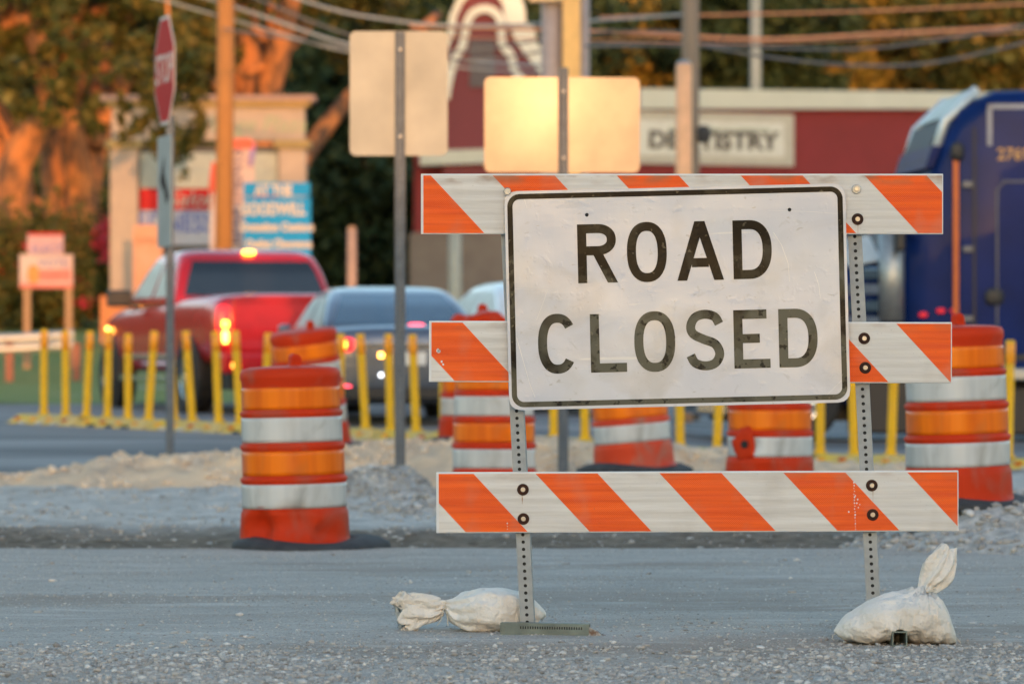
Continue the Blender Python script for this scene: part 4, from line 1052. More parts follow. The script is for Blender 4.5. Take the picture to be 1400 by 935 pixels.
MB().rings([[(2.30,y_,.30),(2.62,y_,.32),(2.64,y_,.62),(2.30,y_,.66)] for y_ in (-1.15,1.15)]).build('front_bumper', m_chrome, tk, bevel=.03)
MB().box((2.50,-.5,.68),(2.56,.5,1.32)).build('grille', m_chrome, tk, bevel=.02)
for sg in (1,-1):
    w_ = wheel(tk,1.62,sg*1.0,.50,.30,side=sg)
    k = MB().lathe([(.60,-.17),(.60,.13),(.56,.15),(.56,-.17)], 28)
    MB().add([(v[0]+1.62, sg*1.0+sg*v[2], max(.42, v[1]+.5)) for v in k.v], k.f).build('mudguard', m_blue, tk, smooth=True)
    for x_ in (-3.1,-4.1): wheel(tk,x_,sg*.98,.50,.52,side=sg)
    lamp(tk,'headlight',m_glass_p,2.36,sg*.86,.95,.10,.12,.12)
    mi = MB().box((.52,sg*1.38-.10,1.95),(.62,sg*1.38+.10,2.65)).build('door_mirror', m_black, tk, bevel=.03)
    MB().tube([(.35,sg*1.12,2.1),(.52,sg*1.30,2.15)], .02, 8).tube([(.25,sg*1.1,2.6),(.52,sg*1.30,2.5)], .02, 8).build('mirror_arm', m_chrome, mi)
lamp(tk,'bonnet_mirror',m_chrome,1.15,1.12,2.05,.08,.10,.12)
lamp(tk,'cab_lamp',m_black,-.04,1.24,2.96,.07,.05,.10)
for i in range(5):
    quad('bonnet_louvre', [(1.15-i*.03,1.075,1.05+i*.16),(.72,1.10,1.05+i*.16),(.72,1.12,1.15+i*.16),(1.15-i*.03,1.10,1.15+i*.16)], m_chrome if i % 2 else m_glass_b, tk, .01+.02*(i % 3))
k = MB().tube([(.62,1.16,1.25),(.62,1.16,2.15)], .13, 16)  .build('air_cleaner', m_galv, tk, smooth=True)
quad('bonnet_sky_reflection', [(1.05,1.02,1.80),(.70,1.06,1.86),(.80,.75,2.12),(1.12,.7,2.06)], m_pale, tk, .02)  # pale panel stands in for sky reflected on the bonnet
for x_ in (.30, .12, -.02): lamp(tk, 'red_reflection', m_redrefl, x_, 1.19, 1.36-.04*(x_ > .2), .045, .03, .025)  # reflected red tail lights put in as dim glowing blobs
MB().tube([(-.45,1.226,1.2),(-.45,1.226,2.58),(-.52,1.226,2.66),(-1.4,1.226,2.66),(-1.47,1.226,2.58),(-1.47,1.226,1.2)], .012, 6).build('panel_outline', m_silver, tk)

# ------------------------------------------------------------------ lettering panels, pylon sign, small signs
m_cream = M('cream_stucco', (.44,.335,.27), .85, col2=(.37,.285,.235), nscale=3, bump=.3, bscale=40)
m_ochre = M('ochre_moulding', (.42,.28,.11), .8); m_pinkish = M('pink_tile', (.38,.24,.20), .8)
m_offw = M('off_white_panel', (.36,.38,.35), .6); m_red = M('red_panel', (.46,.008,.015), .5, spec=.15); m_bluet = M('blue_ink', (.10,.14,.42), .6)
Yp = 80.0; s = FPX/Yp; bzp = base_h(-5.5, Yp)
def px_(px, ref=285): return (px-ref)/s
def pz_(py): return 1+(475-py)/s - bzp
py_ = empty('pylon_sign', dpos(285, Yp, bzp), (0,0,R(0)), label='cream stucco pylon sign with two columns and stacked panels, behind the pickup', cat='pylon sign')
def pbox(name, a, b, y0, y1, c, d, m, parent=None): 
    return MB().box((px_(a), y0, pz_(d)), (px_(b), y1, pz_(c))).build(name, m, parent or py_, bevel=.01)
for a, b in ((152,190),(382,419)): 
    pbox('column', a, b, -.25, .25, 204, 470, m_cream); pbox('capital', a-6, b+6, -.33, .33, 193, 203.5, m_ochre)
pbox('header', 154, 417, -.22, .22, 147, 192.7, m_cream); pbox('cornice', 147, 424, -.34, .34, 140, 146.8, m_ochre); pbox('coping', 140, 432, -.42, .42, 132, 139.8, m_pinkish)
pbox('plinth', 140, 196, -.45, .4, 405, 470, M('orange_plinth',(.62,.22,.08),.8))  # orange block under the left column
pnl = pbox('upper_panel', 192, 380, -.1, .1, 209, 258, m_offw); 
pr = pbox('red_panel', 192, 380, -.12, .1, 259, 287, m_red); text_mesh('Salon', .42, m_offw, pr, (px_(262),-.125,pz_(273)), (R(90),0,0), shear=.3)
pw = pbox('lower_panel', 192, 380, -.12, .1, 288.2, 336, M('pale_blue_panel',(.38,.40,.50),.6)); text_mesh('FITNESS', .5, m_bluet, pw, (px_(240),-.125,pz_(306)), (R(90),0,0), bold=.01, sx=.8)
pbox('inner_frame', 190.5, 381.5, .0, .16, 200, 470, M('dark_grey_frame',(.10,.09,.09),.8))  # dark grey backing sheet behind the panels
hd = text_mesh('Village Plaza', .42, M('faded_green_letters',(.30,.36,.24),.7), py_, (px_(345),-.225,pz_(172)), (R(90),0,0), shear=.25, sx=1.0)
# boards leaning near the pylon
def board(name, label, cat, a, b, c, d, Y, mat, legs=None, rz=0, th=.02):
    s = FPX/Y; cx = (a+b)/2; zb = base_h((cx-700)/s, Y)
    root = empty(name, dpos(cx, Y, zb), (0,0,R(rz)), label=label, cat=cat)
    MB().box((-(b-a)/2/s, 0, 1+(475-d)/s-zb), ((b-a)/2/s, th, 1+(475-c)/s-zb)).build('board', mat, root)
    return root, s, zb, cx
rt, s, zb, cx = board('hanging_board', 'small salmon board leaning at the foot of the pylon sign', 'board', 182, 222, 307, 402, 76, M('salmon_board',(.60,.24,.13),.7,col2=(.55,.32,.23),nscale=2))
MB().box((-.2,.02,0),(-.15,.06,1.2)).box((.15,.02,0),(.2,.06,1.2)).build('leg', M('pine_stakes',(.40,.22,.12),.8), rt)
text_mesh('OPEN', .16, M('brown_ink',(.30,.12,.06),.7), rt, (0,-.004,1+(475-330)/s-zb), (R(90),0,0))

# yard sign on two wood legs
Yy = 72.0; s = FPX/Yy; zb = base_h(-7.8, Yy)
ys = empty('yard_sign', dpos(65, Yy, zb), label='pink and white yard sign of two stacked boards on two wooden legs', cat='yard sign')
zz = lambda py: 1+(475-py)/s-zb
m_wood = M('raw_wood', (.40,.23,.13), .8, col2=(.30,.17,.09), nscale=9)
for c in (37, 94): MB().box(((c-5-65)/s,-.02,0),((c+5-65)/s,.04,zz(350))).build('leg', m_wood, ys)
lowb = MB().box((-38/s,-.05,zz(394)),(35/s,-.022,zz(348))).build('lower_board', M('white_coroplast',(.52,.42,.40),.6,col2=(.50,.30,.28),nscale=1.5), ys)
MB().box((-37/s,-.053,zz(394)),(35/s,-.0505,zz(388))).box((-12/s,-.053,zz(384)),(32/s,-.0505,zz(369))).build('red_print', M('red_print',(.65,.16,.14),.6), lowb)
text_mesh('VOTE', .20, m_bluet, lowb, (8/s,-.054,zz(360)), (R(90),0,0))
lamp(lowb, 'orange_print', M('orange_print',(.75,.25,.06),.6), -19/s,-.052,zz(375), .10,.004,.16)
topb = MB().box((-27/s,-.05,zz(347.4)),(22/s,-.022,zz(318))).build('upper_board', M('pink_coroplast',(.52,.30,.33),.6), ys)
MB().box((-26/s,-.053,zz(322)),(22/s,-.0505,zz(318))).build('red_edge', m_red, topb)
text_mesh('ELECT', .19, m_bluet, topb, (0,-.054,zz(341)), (R(90),0,0))

# blue board with pale lettering, nearer than the pylon
Ybl = 66.0; s = FPX/Ybl; zb = base_h(-4, Ybl)
bb = empty('blue_sign', dpos(379, Ybl, zb), label='bright blue sign with rows of pale lettering above the pickup roof', cat='sign')
zz = lambda py: 1+(475-py)/s-zb
m_cyan = M('bright_blue_vinyl', (.004,.27,.60), .6, spec=.2, col2=(.004,.24,.56)); m_pt = M('cream_vinyl_letters', (.60,.50,.44), .6)
MB().box((-46/s,-.03,zz(268)),(45/s,.03,zz(250))).box((-46/s,-.03,zz(392)),(46/s,.03,zz(270))).build('board', m_cyan, bb)
for c in (-38, 38): MB().box(((c-3)/s,.032,0),((c+3)/s,.11,zz(260))).build('post', m_wood, bb)
for txt, y_, sz, sx_, xo in (('AT THE',261,17,.75,-5),('GOODWILL',287,20,.72,-6),('Donation Centers',311,13,.90,0),('Outlet Clearance',334,13,.86,2),('and Store',356,13,.9,0)):
    text_mesh(txt, sz/s*1.15, m_pt, bb, (xo/s,-.034,zz(y_)), (R(90),0,0), sx=sx_, bold=.012)

# feather banner
Yf = 70.0; s = FPX/Yf; zb = base_h(-4.6, Yf)
fb = empty('feather_banner', dpos(322, Yf, zb), label='tall curved white and red feather banner with dark vertical lettering, behind the wooden pole', cat='banner')
zz = lambda py: 1+(475-py)/s-zb
def strip(name, cols, mat, yo=0):
    mb = MB(); rows = []
    for (py, a, b) in cols:
        rows.append([((a-322)/s, yo+.05*math.sin(py*.05), zz(py)), ((b-322)/s, yo+.05*math.sin(py*.05+.5), zz(py))])
    mb.rings([[r[0],r[1],(r[1][0],r[1][1]+.01,r[1][2]),(r[0][0],r[0][1]+.01,r[0][2])] for r in rows])
    return mb.build(name, mat, fb)
strip('cloth', [(192,318,342),(198,308,349),(210,302,348),(240,296,348),(280,290,346),(330,287,340),(380,286,332)], M('banner_white',(.56,.43,.40),.7,col2=(.52,.34,.33),nscale=1.2))
strip('red_top', [(190,320,341),(194,310,348),(204,304,349)], M('banner_red',(.75,.12,.06),.7), -.03)
strip('red_edge', [(222,290,300),(250,286,297),(262,285,294)], M('banner_red_edge',(.70,.10,.06),.7), -.03)
strip('violet_edge', [(196,344,350),(215,341,349),(228,340,345)], M('banner_violet',(.30,.20,.42),.7), -.04)
MB().tube([(-.42,.06,0),(-.42,.06,zz(250)),(-.30,.06,zz(205)),(.0,.06,zz(190)),(.28,.06,zz(194))], .015, 6).build('pole', m_galv, fb)
text_mesh('APARTMENTS', .30, M('banner_ink',(.10,.07,.14),.7), fb, (0.02,-.12,zz(270)), (R(90),R(-90),0), sx=.85)

# ------------------------------------------------------------------ dentistry building
m_brick = M('dark_red_painted_brick', (.19,.022,.028), .85, col2=(.16,.02,.024), nscale=1.5, bump=.3, bscale=30)
m_brickm = M('muted_red_stucco', (.17,.04,.052), .85, col2=(.14,.036,.046), nscale=1.0)
m_trim = M('pale_green_grey_trim', (.48,.52,.48), .7, col2=(.43,.47,.43), nscale=2); m_gt = M('whitewashed_moulding', (.66,.68,.64), .7, col2=(.56,.58,.54), nscale=2); m_grb = M('grey_brown_brick', (.17,.15,.135), .9, col2=(.14,.12,.11), nscale=3)
Yd = 100.0; s = FPX/Yd; zb = .30
dd = empty('dentistry_building', dpos(930, Yd, zb), label='dark red shop building with pale cornice, curved gable and a DENTISTRY sign', cat='building')
dx = lambda px: (px-930)/s
dz = lambda py: 1+(475-py)/s-zb
wl = MB().box((dx(566), 0, dz(318)), (dx(1560), 12, dz(150))).build('wall', m_brick, dd)
MB().box((dx(560), -.12, -.4), (dx(1562), 12.1, dz(318.3))).build('lower_wall', m_grb, dd)
MB().prism([(dx(875),dz(149.7)),(dx(1562),dz(150)),(dx(1562),dz(130)),(dx(875),dz(122))], -.25, .6).build('cornice', m_trim, dd)
MB().prism([(dx(575),dz(228)),(dx(760),dz(222)),(dx(760),dz(203)),(dx(575),dz(209))], -.85, .3).build('low_cornice', m_trim, dd)
MB().box((dx(566), 12.0, dz(318)), (dx(1560), 12.3, dz(140))).build('rear_wall', m_brickm, dd)
for a in (1000, 1120, 1420):
    fw = MB().box((dx(a),-.16,dz(430)),(dx(a+34),-.125,dz(338))).build('window', m_trim, dd)
    MB().box((dx(a+3),-.18,dz(427)),(dx(a+31),-.162,dz(341))).build('pane', m_glass, fw)
# gable: stepped, curved parapet
def curve(o):   # gable outline, grown by o for the coping
    L_ = [(606-o,250),(606-o,135),(612-o,76),(616-o,62),(622-o,50),(625-o,26),(634-o*.8,6-o*.4),(650-o*.4,-8-o),(667,-12-o),(678+o*.3,-5-o),(687+o*.6,10-o*.3),(690+o*.8,30),(700+o*.8,48),(706+o*.8,62),(720+o*.6,80),(738+o*.6,104),(742+o,130),(742+o,250)]
    return [(dx(a), dz(b)) for a,b in L_]
MB().prism(curve(0), -.62, .4).build('gable', m_brickm, dd)
ring_o, ring_i = curve(10), curve(0)
mb = MB(); n_ = len(ring_o)
for i in range(1, n_-2):
    a, b, c, d = ring_o[i], ring_o[i+1], ring_i[i+1], ring_i[i]
    mb.add([(p[0],-.80,p[1]) for p in (a,b,c,d)]+[(p[0],.62,p[1]) for p in (a,b,c,d)], [(0,1,2,3),(7,6,5,4),(0,4,5,1),(2,6,7,3)])
mb.build('gable_coping', m_gt, dd)
inner = [(610,138),(613,118),(622,84),(632,68),(636,50),(640,33),(648,21),(663,16),(677,21),(685,34),(687,64),(698,78),(704,100),(716,116)]
ic = catmull([(float(a), float(b), 0.0) for a,b in inner], 6); qa, qb = [], []
for i, (a, b, _) in enumerate(ic):
    p0, p1 = ic[max(0,i-1)], ic[min(len(ic)-1,i+1)]; v = Vector((p1[0]-p0[0], p1[1]-p0[1])).normalized()
    qa.append((dx(a-v.y*5.5), dz(b+v.x*5.5))); qb.append((dx(a+v.y*5.5), dz(b-v.x*5.5)))
mb = MB().rings([[(p[0],-.80,p[1]),(q[0],-.80,q[1]),(q[0],-.625,q[1]),(p[0],-.625,p[1])] for p, q in zip(qa, qb)])
mb.build('inner_moulding', m_gt, dd)
# a second parapet standing behind and to the right of the gable
MB().prism([(dx(a),dz(b)) for a,b in ((685,150),(685,-22),(700,-20),(713,-6),(718,10),(719,27),(731,36),(735,57),(750,75),(760,103),(762,150))], .62, 1.6).build('rear_parapet', m_gt, dd)
lv = MB().box((dx(643),-.66,dz(122)),(dx(677),-.63,dz(58))).build('louvre', M('grey_louvre',(.09,.085,.11),.7), dd)
mb = MB()
for i in range(14): mb.box((dx(642),-.69,dz(121-i*4.5)),(dx(677),-.662,dz(119-i*4.5)))
mb.build('slats', M('louvre_slats',(.13,.12,.15),.7), lv)
sg = MB().prism([(dx(a),dz(b)) for a,b in roundrect(0,0,0,1)] if False else [(dx(862),dz(224)),(dx(1085),dz(228)),(dx(1085),dz(157)),(dx(862),dz(152))], -.16, -.01).build('shop_sign', M('grey_sign_frame',(.42,.42,.38),.7), dd)
MB().prism([(dx(873),dz(213)),(dx(1072),dz(216)),(dx(1072),dz(169)),(dx(873),dz(165))], -.19, -.162).build('sign_face', M('white_sign_face',(.56,.60,.58),.6), sg)
text_mesh('DENTISTRY', .56, M('dark_sign_letters',(.06,.06,.06),.6), sg, (dx(974),-.20,dz(194)), (R(90),R(.8),0), sx=1.05, bold=.025)
text_mesh('FAMILY AND COSMETIC', .17, M('green_sign_letters',(.16,.26,.22),.6), sg, (dx(985),-.20,dz(178)), (R(90),R(.8),0), sx=1.3)
text_mesh('QUALITY CARE', .12, M('grey_sign_letters',(.25,.26,.26),.6), sg, (dx(970),-.20,dz(208)), (R(90),R(.8),0), sx=1.2)

# ------------------------------------------------------------------ poles, rail, cables
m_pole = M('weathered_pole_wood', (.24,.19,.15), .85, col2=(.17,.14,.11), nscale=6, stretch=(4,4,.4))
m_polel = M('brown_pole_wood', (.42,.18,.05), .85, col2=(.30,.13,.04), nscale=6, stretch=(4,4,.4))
def pole(name, px, Y, ytop, rad, mat, label, cat='pole', lean=0, rtop=None):
    s = FPX/Y; x = (px-700)/s; zb = base_h(x, Y); h = 1+(475-ytop)/s-zb
    root = empty(name, (x,Y,zb), (0,R(lean),0), label=label, cat=cat)
    MB().tube([(0,0,0),(0,0,h*.5),(0,0,h)], [rad,rad*.95,rtop or rad*.88], 14).build('shaft', mat, root, smooth=True)
    return root, h
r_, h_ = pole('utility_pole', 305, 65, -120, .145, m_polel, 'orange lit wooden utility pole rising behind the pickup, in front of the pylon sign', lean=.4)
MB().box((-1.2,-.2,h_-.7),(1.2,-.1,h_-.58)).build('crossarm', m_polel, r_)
r_, h_ = pole('utility_pole', 944, 56, -150, .125, m_pole, 'grey wooden utility pole in front of the DENTISTRY sign')
MB().box((-1.2,-.2,h_-.7),(1.2,-.1,h_-.58)).build('crossarm', m_pole, r_)
lamp(r_,'transformer_box',m_rubber_g,.17,-.05,1+(475-157)/FPX*56-.3,.10,.1,.12)
r_, h_ = pole('wooden_post', 935, 54, 88, .115, M('sun_painted_wood',(.80,.46,.27),.8), 'shorter pale wooden post strapped beside the grey utility pole', cat='post')  # low sun on the pole put into this warm wood colour
MB().tube([(0,0,h_),(0,0,h_+.05)], [.10,.05], 12).build('cap', m_galv, r_)
r_, h_ = pole('lamp_post', 1033, 116, -60, .16, M('green_grey_steel',(.30,.34,.32),.6,.3), 'thin green grey steel mast rising behind the flat red roof', cat='lamp post')
MB().tube([(0,0,h_),(1.5,0,h_+.4)], .05, 8).build('arm', m_galv, r_)
r_, h_ = pole('wooden_post', 481, 60, 313, .075, M('pinkish_post',(.42,.27,.21),.8), 'short reddish wooden post standing behind the grey car roof', cat='post')
MB().tube([(0,0,h_),(0,0,h_+.04)], [.07,.04], 12).build('cap', m_wood, r_)
r_, h_ = pole('metal_post', 622, 80, 300, .13, M('pale_green_metal',(.36,.38,.34),.6), 'pale round metal post before the grey brick wall, left of the sign', cat='post')
MB().tube([(0,0,h_),(0,0,h_+.1)], [.12,.05], 12).build('cap', m_galv, r_)
# broad steel column of a tall roadside sign
Yc_ = 60.0; s = FPX/Yc_; m_col = M('light_grey_painted_steel', (.36,.31,.32), .55, .1)
cl = empty('sign_column', dpos(773, Yc_, .3), label='broad pale steel column with a bright central strip, rising behind the glowing sign', cat='column')
hh = 1+(475+180)/s
MB().tube([(-18/s,0,0),(-18/s,0,hh)], 15/s, 20).build('pipe', m_col, cl, smooth=True)
MB().tube([(23/s,.02,0),(23/s,.02,hh)], 10/s, 20).build('pipe', m_col, cl, smooth=True)
MB().box((-4/s,-.26,0),(20/s,-.10,hh)).build('sun_strip', M('sun_painted_strip',(.78,.47,.17),.4), cl, bevel=.01)  # sunlight down the column put into the strip colour
MB().box((-50/s,-.3,1+(475-5)/s-.3),(-4.2/s,-.1,1+(475+8)/s-.3)).build('bracket', M('warm_bracket',(.70,.50,.30),.5), cl, bevel=.01)
# guardrail
Yg = 68.0; s = FPX/Yg
gr = empty('guardrail', (-9.5, Yg, .45), (0,0,0), label='galvanised guardrail along the grass, behind the left yellow posts', cat='guardrail')
wp = [(0,.155),(-.04,.145),(-.075,.105),(-.075,.07),(-.02,.03),(0,0),(-.02,-.03),(-.075,-.07),(-.075,-.105),(-.04,-.145),(0,-.155)]
rows = []
for i in range(13):
    x = -6+i*.85; y = .28*max(0,i-8)**1.2*.3
    zc = 1+(475-lerp(471,461,min(1,max(0,(700+(x-9.5)*s)/150))))/s-.45
    rows.append([(x, y+a, zc+b) for a,b in wp]+[(x, y+a+.012, zc+b) for a,b in reversed(wp)])
rows = [r for r in rows if r[0][0] <= 3.15]
MB().rings(rows).build('beam', M('galvanised_beam',(.50,.50,.51),.5,.5), gr)
for px in (-170,-80, 12, 104): MB().box(((px-700)/s+9.5-.06,.03,-.1),((px-700)/s+9.5+.06,.18,.62)).build('post', M('rusty_post',(.30,.11,.07),.8), gr)

def cable(pts, Y, rad, mat, label):
    pp = [P(a,b,Y) for a,b in pts]; C = catmull([tuple(p) for p in pp], 8)
    o = MB().tube(C, rad, 6).build('overhead_cable', mat, None, smooth=True)
    return tag(o, label, 'cable', 'overhead cables')
m_cab = M('black_cable', (.12,.13,.15), .6); m_cabl = M('sun_painted_cable', (.60,.27,.15), .6); m_cabg = M('grey_cable_bundle', (.30,.34,.38), .6)  # the copper tone is sunlight put into the cable colour
cable([(-300,-190),(305,5),(480,62),(640,84),(775,92)], 65.5, .024, m_cabg, 'thick grey cable sloping down from the left, passing behind the tall road sign')
cable([(-300,-150),(305,24),(480,72),(640,94),(775,101)], 65.6, .018, m_cabg, 'thin grey cable just under the thick one, left of the tall road sign')
cable([(250,-60),(420,3),(520,26),(660,36),(944,20)], 63, .022, m_cabg, 'grey cable crossing above the tall road sign near the top edge')
cable([(944,44),(800,46),(560,70),(305,-20)], 60.5, .016, m_cab, 'dark cable crossing the curved gable')
cable([(944,64),(800,62),(620,82),(305,40)], 60.2, .016, m_cab, 'lower dark cable crossing the gable louvre')
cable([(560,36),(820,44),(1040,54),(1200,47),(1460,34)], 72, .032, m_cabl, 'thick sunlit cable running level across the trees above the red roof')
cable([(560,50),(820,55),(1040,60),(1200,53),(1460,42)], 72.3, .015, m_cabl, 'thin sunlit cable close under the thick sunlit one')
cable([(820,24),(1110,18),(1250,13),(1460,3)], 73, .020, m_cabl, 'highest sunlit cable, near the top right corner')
cable([(800,64),(944,62),(1150,68),(1280,56),(1460,26)], 58, .018, m_cab, 'dark sagging cable above the flat red roof')
cable([(944,60),(1060,80),(1180,90),(1290,84),(1460,44)], 57, .019, m_cab, 'lowest dark cable, sagging towards the blue truck')

# ------------------------------------------------------------------ trees
def leaf_mat(name, a, b, c):
    m = bpy.data.materials.new(name); m.use_nodes = True; n = m.node_tree.nodes; l = m.node_tree.links
    g = n.new('ShaderNodeNewGeometry'); r = n.new('ShaderNodeValToRGB'); l.new(g.outputs['Random Per Island'], r.inputs[0])
    e = r.color_ramp.elements; e[0].color = (*a,1); e[1].color = (*c,1); k = e.new(.5); k.color = (*b,1)
    l.new(r.outputs[0], n['Principled BSDF'].inputs['Base Color']); n['Principled BSDF'].inputs['Roughness'].default_value = .7
    n['Principled BSDF'].inputs['Specular IOR Level'].default_value = .2
    return m
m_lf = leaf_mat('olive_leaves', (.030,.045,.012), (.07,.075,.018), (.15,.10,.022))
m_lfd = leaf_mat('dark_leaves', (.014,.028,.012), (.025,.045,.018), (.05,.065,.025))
m_lfg = leaf_mat('sun_gold_leaves', (.12,.10,.02), (.24,.17,.03), (.34,.21,.04))  # gold of the evening sun put into the leaf colour
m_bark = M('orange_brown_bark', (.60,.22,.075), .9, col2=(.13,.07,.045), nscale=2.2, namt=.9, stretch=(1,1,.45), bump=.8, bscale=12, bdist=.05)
def leaves(name, blobs, size, mat, parent=None, clump=.35):
    V = []
    for (c, r, n) in blobs:
        nc = max(8, n//90)
        d = rng.normal(size=(nc,3)); d /= np.linalg.norm(d,axis=1)[:,None]; cc = d*(rng.uniform(.35,1,(nc,1))**.5)*np.array(r)
        k = rng.integers(0, nc, n); p = cc[k] + rng.normal(size=(n,3))*np.array(r)*clump*.38*(.5+rng.random((nc,1))[k])
        V.append(p+np.array(c))
    p = np.concatenate(V); n = len(p)
    a = rng.normal(size=(n,3)); a /= np.linalg.norm(a,axis=1)[:,None]; b = np.cross(a, rng.normal(size=(n,3))); b /= np.linalg.norm(b,axis=1)[:,None]
    s_ = size*rng.uniform(.6,1.3,(n,1)); a *= s_; b *= s_*.6
    v = np.stack([p-a, p+b, p+a, p-b], 1).reshape(-1,3)
    return fastmesh(name, v, np.arange(4*n).reshape(-1,4), mat, parent)
def limb(mb, pts, Y0, r0, r1, dY=0):
    pp = [tuple(P(a,b,Y0+(dY*i/(len(pts)-1)))) for i,(a,b) in enumerate(pts)]; C = catmull(pp, 5)
    mb.tube(C, [lerp(r0,r1,i/(len(C)-1))*(1+.10*noise.noise(Vector((i*.7,r0*9,0)))) for i in range(len(C))], 10)
def treebuild(name, label, Y, limbs, blobs, mat, leafsize, base_px, cat='tree', bark=m_bark, twigs=0):
    root = empty(name, dpos(base_px, Y, base_h((base_px-700)/FPX*Y, Y)), label=label, cat=cat)
    mb = MB()
    for (pts, r0, r1, dY) in limbs: limb(mb, pts, Y, r0, r1, dY)
    for _ in range(twigs):
        pts, r0, r1, dY = random.choice(limbs); k = random.randrange(1, len(pts)-1); a, b = pts[k]; pp = [(a, b)]; an = random.uniform(-1.1, 1.1)
        for q in range(3): an += random.uniform(-.4,.4); a += 38*math.sin(an); b -= 38*math.cos(an); pp.append((a, b))
        limb(mb, pp, Y-random.uniform(.2,.9), random.uniform(.09,.16), .04, random.uniform(-1.5,1.5))
    o = mb.build('trunk', bark, root, smooth=True); o.matrix_parent_inverse = Matrix.Translation(-root.location)
    bl = []
    for (px, py, dy, rx_, rz_, ry_, n) in blobs:
        bl.append((tuple(P(px,py,Y+dy)), (rx_,ry_,rz_), n))
    o = leaves('crown', bl, leafsize, mat, root); o.matrix_parent_inverse = Matrix.Translation(-root.location)
    return root
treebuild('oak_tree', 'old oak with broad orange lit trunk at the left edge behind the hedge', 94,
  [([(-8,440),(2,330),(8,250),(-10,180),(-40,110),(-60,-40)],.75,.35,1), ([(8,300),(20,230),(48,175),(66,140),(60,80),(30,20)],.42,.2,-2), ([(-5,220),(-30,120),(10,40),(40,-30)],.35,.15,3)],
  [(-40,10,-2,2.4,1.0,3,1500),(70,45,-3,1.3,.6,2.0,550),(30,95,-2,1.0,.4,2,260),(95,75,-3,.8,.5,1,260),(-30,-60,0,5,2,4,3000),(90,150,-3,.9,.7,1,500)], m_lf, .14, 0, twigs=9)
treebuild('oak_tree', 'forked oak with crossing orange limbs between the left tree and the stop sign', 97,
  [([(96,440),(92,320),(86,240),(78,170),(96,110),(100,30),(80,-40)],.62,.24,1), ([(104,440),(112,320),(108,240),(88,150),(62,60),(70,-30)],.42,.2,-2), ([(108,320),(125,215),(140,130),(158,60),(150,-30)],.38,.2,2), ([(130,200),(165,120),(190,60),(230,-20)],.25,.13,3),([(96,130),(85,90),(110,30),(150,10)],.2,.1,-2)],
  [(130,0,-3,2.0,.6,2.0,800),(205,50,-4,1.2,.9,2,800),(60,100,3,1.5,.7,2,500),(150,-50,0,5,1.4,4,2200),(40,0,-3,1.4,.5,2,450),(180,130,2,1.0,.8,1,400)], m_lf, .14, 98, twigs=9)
treebuild('oak_tree', 'spreading oak with three orange trunks behind the right end of the pylon sign', 99,
  [([(330,440),(345,300),(350,180),(338,100),(332,30),(336,-50)],.5,.36,1), ([(350,240),(366,130),(380,70),(396,10),(408,-50)],.36,.2,-2), ([(345,230),(310,130),(262,60),(230,0),(180,-60)],.35,.18,2),([(352,200),(372,60),(366,-40)],.3,.16,2),([(360,300),(440,180),(520,90),(600,20)],.26,.12,4)],
  [(262,30,-3,1.5,1.2,2.0,1500),(300,90,3,1.2,1.0,2,800),(400,-40,0,3.0,1.1,3,2200),(240,120,2,1.8,1.0,2,1400),(470,40,5,2.0,1.0,2,1500)], m_lf, .14, 345, twigs=9)
treebuild('young_tree', 'dark leafy branch tree hanging over the top left of the pylon sign', 75,
  [([(233,560),(232,400),(232,300),(231,180),(232,90),(228,-20)],.05,.03,0)],
  [(250,150,0,.5,1.0,.5,1100),(190,120,-.5,.65,.40,.6,600),(215,75,-.5,.9,.5,.8,800),(225,185,-.3,.3,.4,.3,260),(175,160,-.3,.35,.5,.3,260)], m_lf, .085, 233)
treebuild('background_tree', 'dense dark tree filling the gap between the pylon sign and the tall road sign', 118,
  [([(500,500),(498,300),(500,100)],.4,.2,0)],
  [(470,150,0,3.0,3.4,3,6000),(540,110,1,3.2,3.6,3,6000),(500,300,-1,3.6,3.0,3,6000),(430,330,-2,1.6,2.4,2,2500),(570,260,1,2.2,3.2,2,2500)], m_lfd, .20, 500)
treebuild('background_tree', 'dark green tree standing directly behind the curved gable', 128,
  [([(640,500),(640,200),(660,60)],.4,.2,0)],
  [(580,40,0,3.0,2.6,3,5000),(660,20,2,3.4,2.6,3,4000),(740,60,1,2.6,2.4,3,3500),(640,180,2,3.6,3.0,3,3000)], m_lfd, .20, 640)
treebuild('background_tree', 'tree with sun-gold leaf colour behind the broad steel column and the utility pole', 134,
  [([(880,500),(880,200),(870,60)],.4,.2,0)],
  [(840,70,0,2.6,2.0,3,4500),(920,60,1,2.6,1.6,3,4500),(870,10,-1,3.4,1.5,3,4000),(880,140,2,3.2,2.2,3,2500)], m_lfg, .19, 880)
treebuild('background_tree', 'dark tree right of the grey utility pole, above the shop sign', 131,
  [([(1010,500),(1010,200),(1010,30)],.35,.15,0)],
  [(1000,50,-1,2.3,1.3,2.5,4500),(1060,20,-2,2.4,1.5,2.5,4500),(1050,100,0,2.4,1.0,2.5,3000)], m_lfd, .19, 1010)
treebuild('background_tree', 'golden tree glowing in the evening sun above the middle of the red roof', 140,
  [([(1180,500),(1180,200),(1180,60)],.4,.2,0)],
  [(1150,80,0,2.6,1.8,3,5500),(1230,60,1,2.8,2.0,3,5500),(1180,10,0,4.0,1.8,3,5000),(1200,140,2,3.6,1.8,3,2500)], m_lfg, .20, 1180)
treebuild('background_tree', 'olive tree above the blue truck in the top right corner', 136,
  [([(1370,500),(1370,200),(1370,60)],.4,.2,0)],
  [(1330,60,0,2.2,1.9,3,4500),(1400,70,1,2.8,2.2,3,4500),(1390,10,0,3.0,1.6,3,3500),(1440,140,2,3.0,2.4,3,2500)], m_lf, .20, 1370)
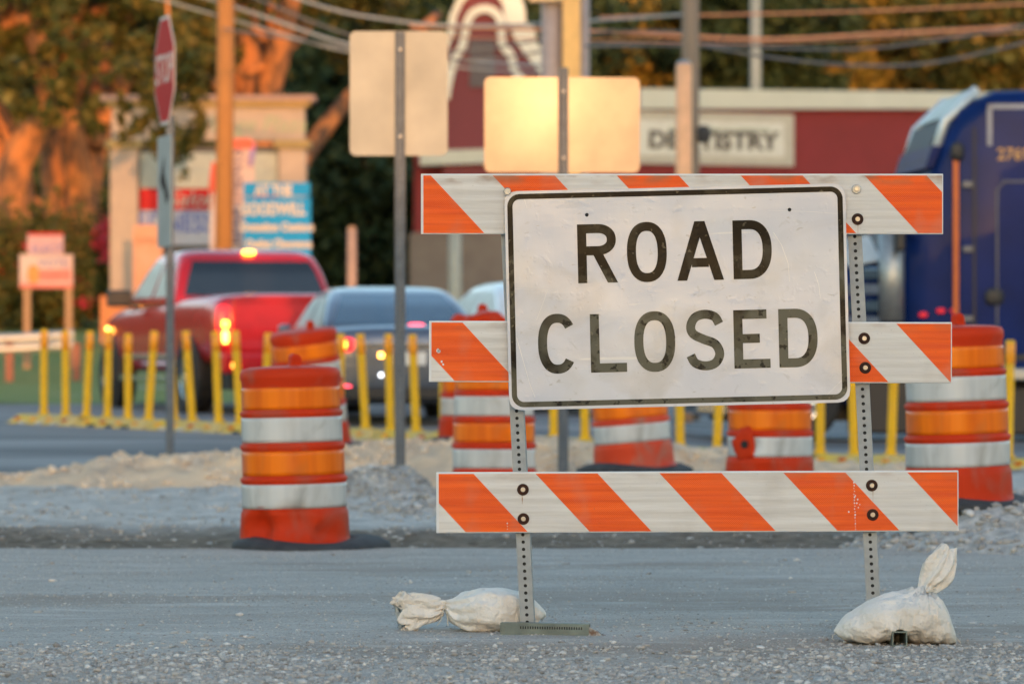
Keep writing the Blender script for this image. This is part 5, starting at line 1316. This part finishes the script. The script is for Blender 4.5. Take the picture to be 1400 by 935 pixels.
# hedge with red flowers at the left
Yh = 88.0
hg = empty('hedge', dpos(60, Yh, base_h(-9.6,Yh)), label='dark rounded hedge dotted with red flowers on the lawn at the left', cat='hedge')
bl = [(tuple(P(a,b,Yh+c)), (r1,1.0,r2), n) for a,b,c,r1,r2,n in ((-20,370,0,1.3,1.0,2600),(35,365,.3,1.2,1.0,2600),(85,372,0,1.1,.95,2400),(125,365,.2,1.0,.95,2400),(60,400,-.4,2.2,.55,2600),(150,390,.1,.6,.7,900))]
o = leaves('foliage', bl, .085, m_lf, hg, .8); o.matrix_parent_inverse = Matrix.Translation(-hg.location)
bl = [(tuple(P(a,b,Yh-1.0)), (r1,.3,r2), n) for a,b,r1,r2,n in ((148,325,.22,.28,200),(155,345,.2,.2,120),(105,385,.25,.1,26),(120,412,.3,.1,30),(60,330,.3,.2,12),(30,350,.4,.3,14))]
o = leaves('flowers', bl, .07, M('crimson_petals',(.50,.03,.06),.7), hg, .9); o['kind'] = 'stuff'; o.matrix_parent_inverse = Matrix.Translation(-hg.location)
mb = MB()
for a in (-20,35,85,125): mb.tube([P(a,440,Yh),P(a+3,380,Yh)], .05, 6)
o = mb.build('stems', m_bark, hg); o.matrix_parent_inverse = Matrix.Translation(-hg.location)

# wooded hill closing the view, with a mass of far leaves
m_hill = M('dark_forest_floor', (.02,.03,.014), .95, col2=(.035,.04,.018), nscale=.3)
def hill_h(x, Y): return base_h(x,200)-1 + 32*sstep((Y-150)/60) + 3*noise.noise(Vector((x*.05,Y*.05,0)))
grid('hill', fr(-160,160,4), fr(150,330,5), hill_h, m_hill)
bl = []
for i in range(270):
    x = random.uniform(-34, 34) if i < 150 else random.uniform(-75, 60); Y = random.uniform(152, 176); bl.append(((x, Y, hill_h(x,Y)+random.uniform(-1,1.5)), (random.uniform(2,3.6),2.5,random.uniform(1.6,3)), 420))
tag(leaves('woodland', bl, .28, leaf_mat('far_leaves',(.04,.055,.02),(.10,.10,.028),(.18,.14,.035)), None, .6), 'far wood of mixed green and golden trees closing the view', 'woodland', kind='stuff')

# ------------------------------------------------------------------ unseen blocks added behind the viewpoint to shade the lot
def shade_block(name, x0, x1, y, depth, h, mat, label, n):
    hb = empty(name, ((x0+x1)/2, y, 0), label=label, cat='building'); hw = (x1-x0)/2
    MB().box((-hw,-depth,0),(hw,0,h)).build('wall', mat, hb)
    MB().box((-hw-.3,-depth-.3,h+.003),(hw+.3,.3,h+.35)).build('roof', m_galv_d, hb)
    for f in range(max(1,int(h//3.2))):
        for i in range(n):
            cx = -hw+(i+.5)*2*hw/n
            w_ = MB().box((cx-.9,.003,1+f*3.2),(cx+.9,.06,2.5+f*3.2)).build('window', m_offw, hb)
            MB().box((cx-.82,.062,1.08+f*3.2),(cx+.82,.075,2.42+f*3.2)).build('pane', m_glass, w_)
m_shadeb = M('brown_shade_block', (.22,.15,.10), .9, col2=(.17,.11,.08), nscale=2)
YO = -60.0; T3 = math.tan(R(SUN_EL))
hl = 1.95 + (32-YO)*T3; hr = 8.8 + (100-YO)*T3; TS = math.tan(R(SUN_SIDE)); xe = 3.9 + TS*(45-YO)
shade_block('low_shade_block', xe-95, xe-.02, YO, 12, hl-.35, m_shadeb, 'long low unseen brick block added behind the viewpoint to cast shade', 16)
shade_block('tall_shade_block', xe+.4, xe+75, YO, 14, hr-.35, m_shadeb, 'tall unseen brick block added behind the viewpoint on the right to cast shade', 12)
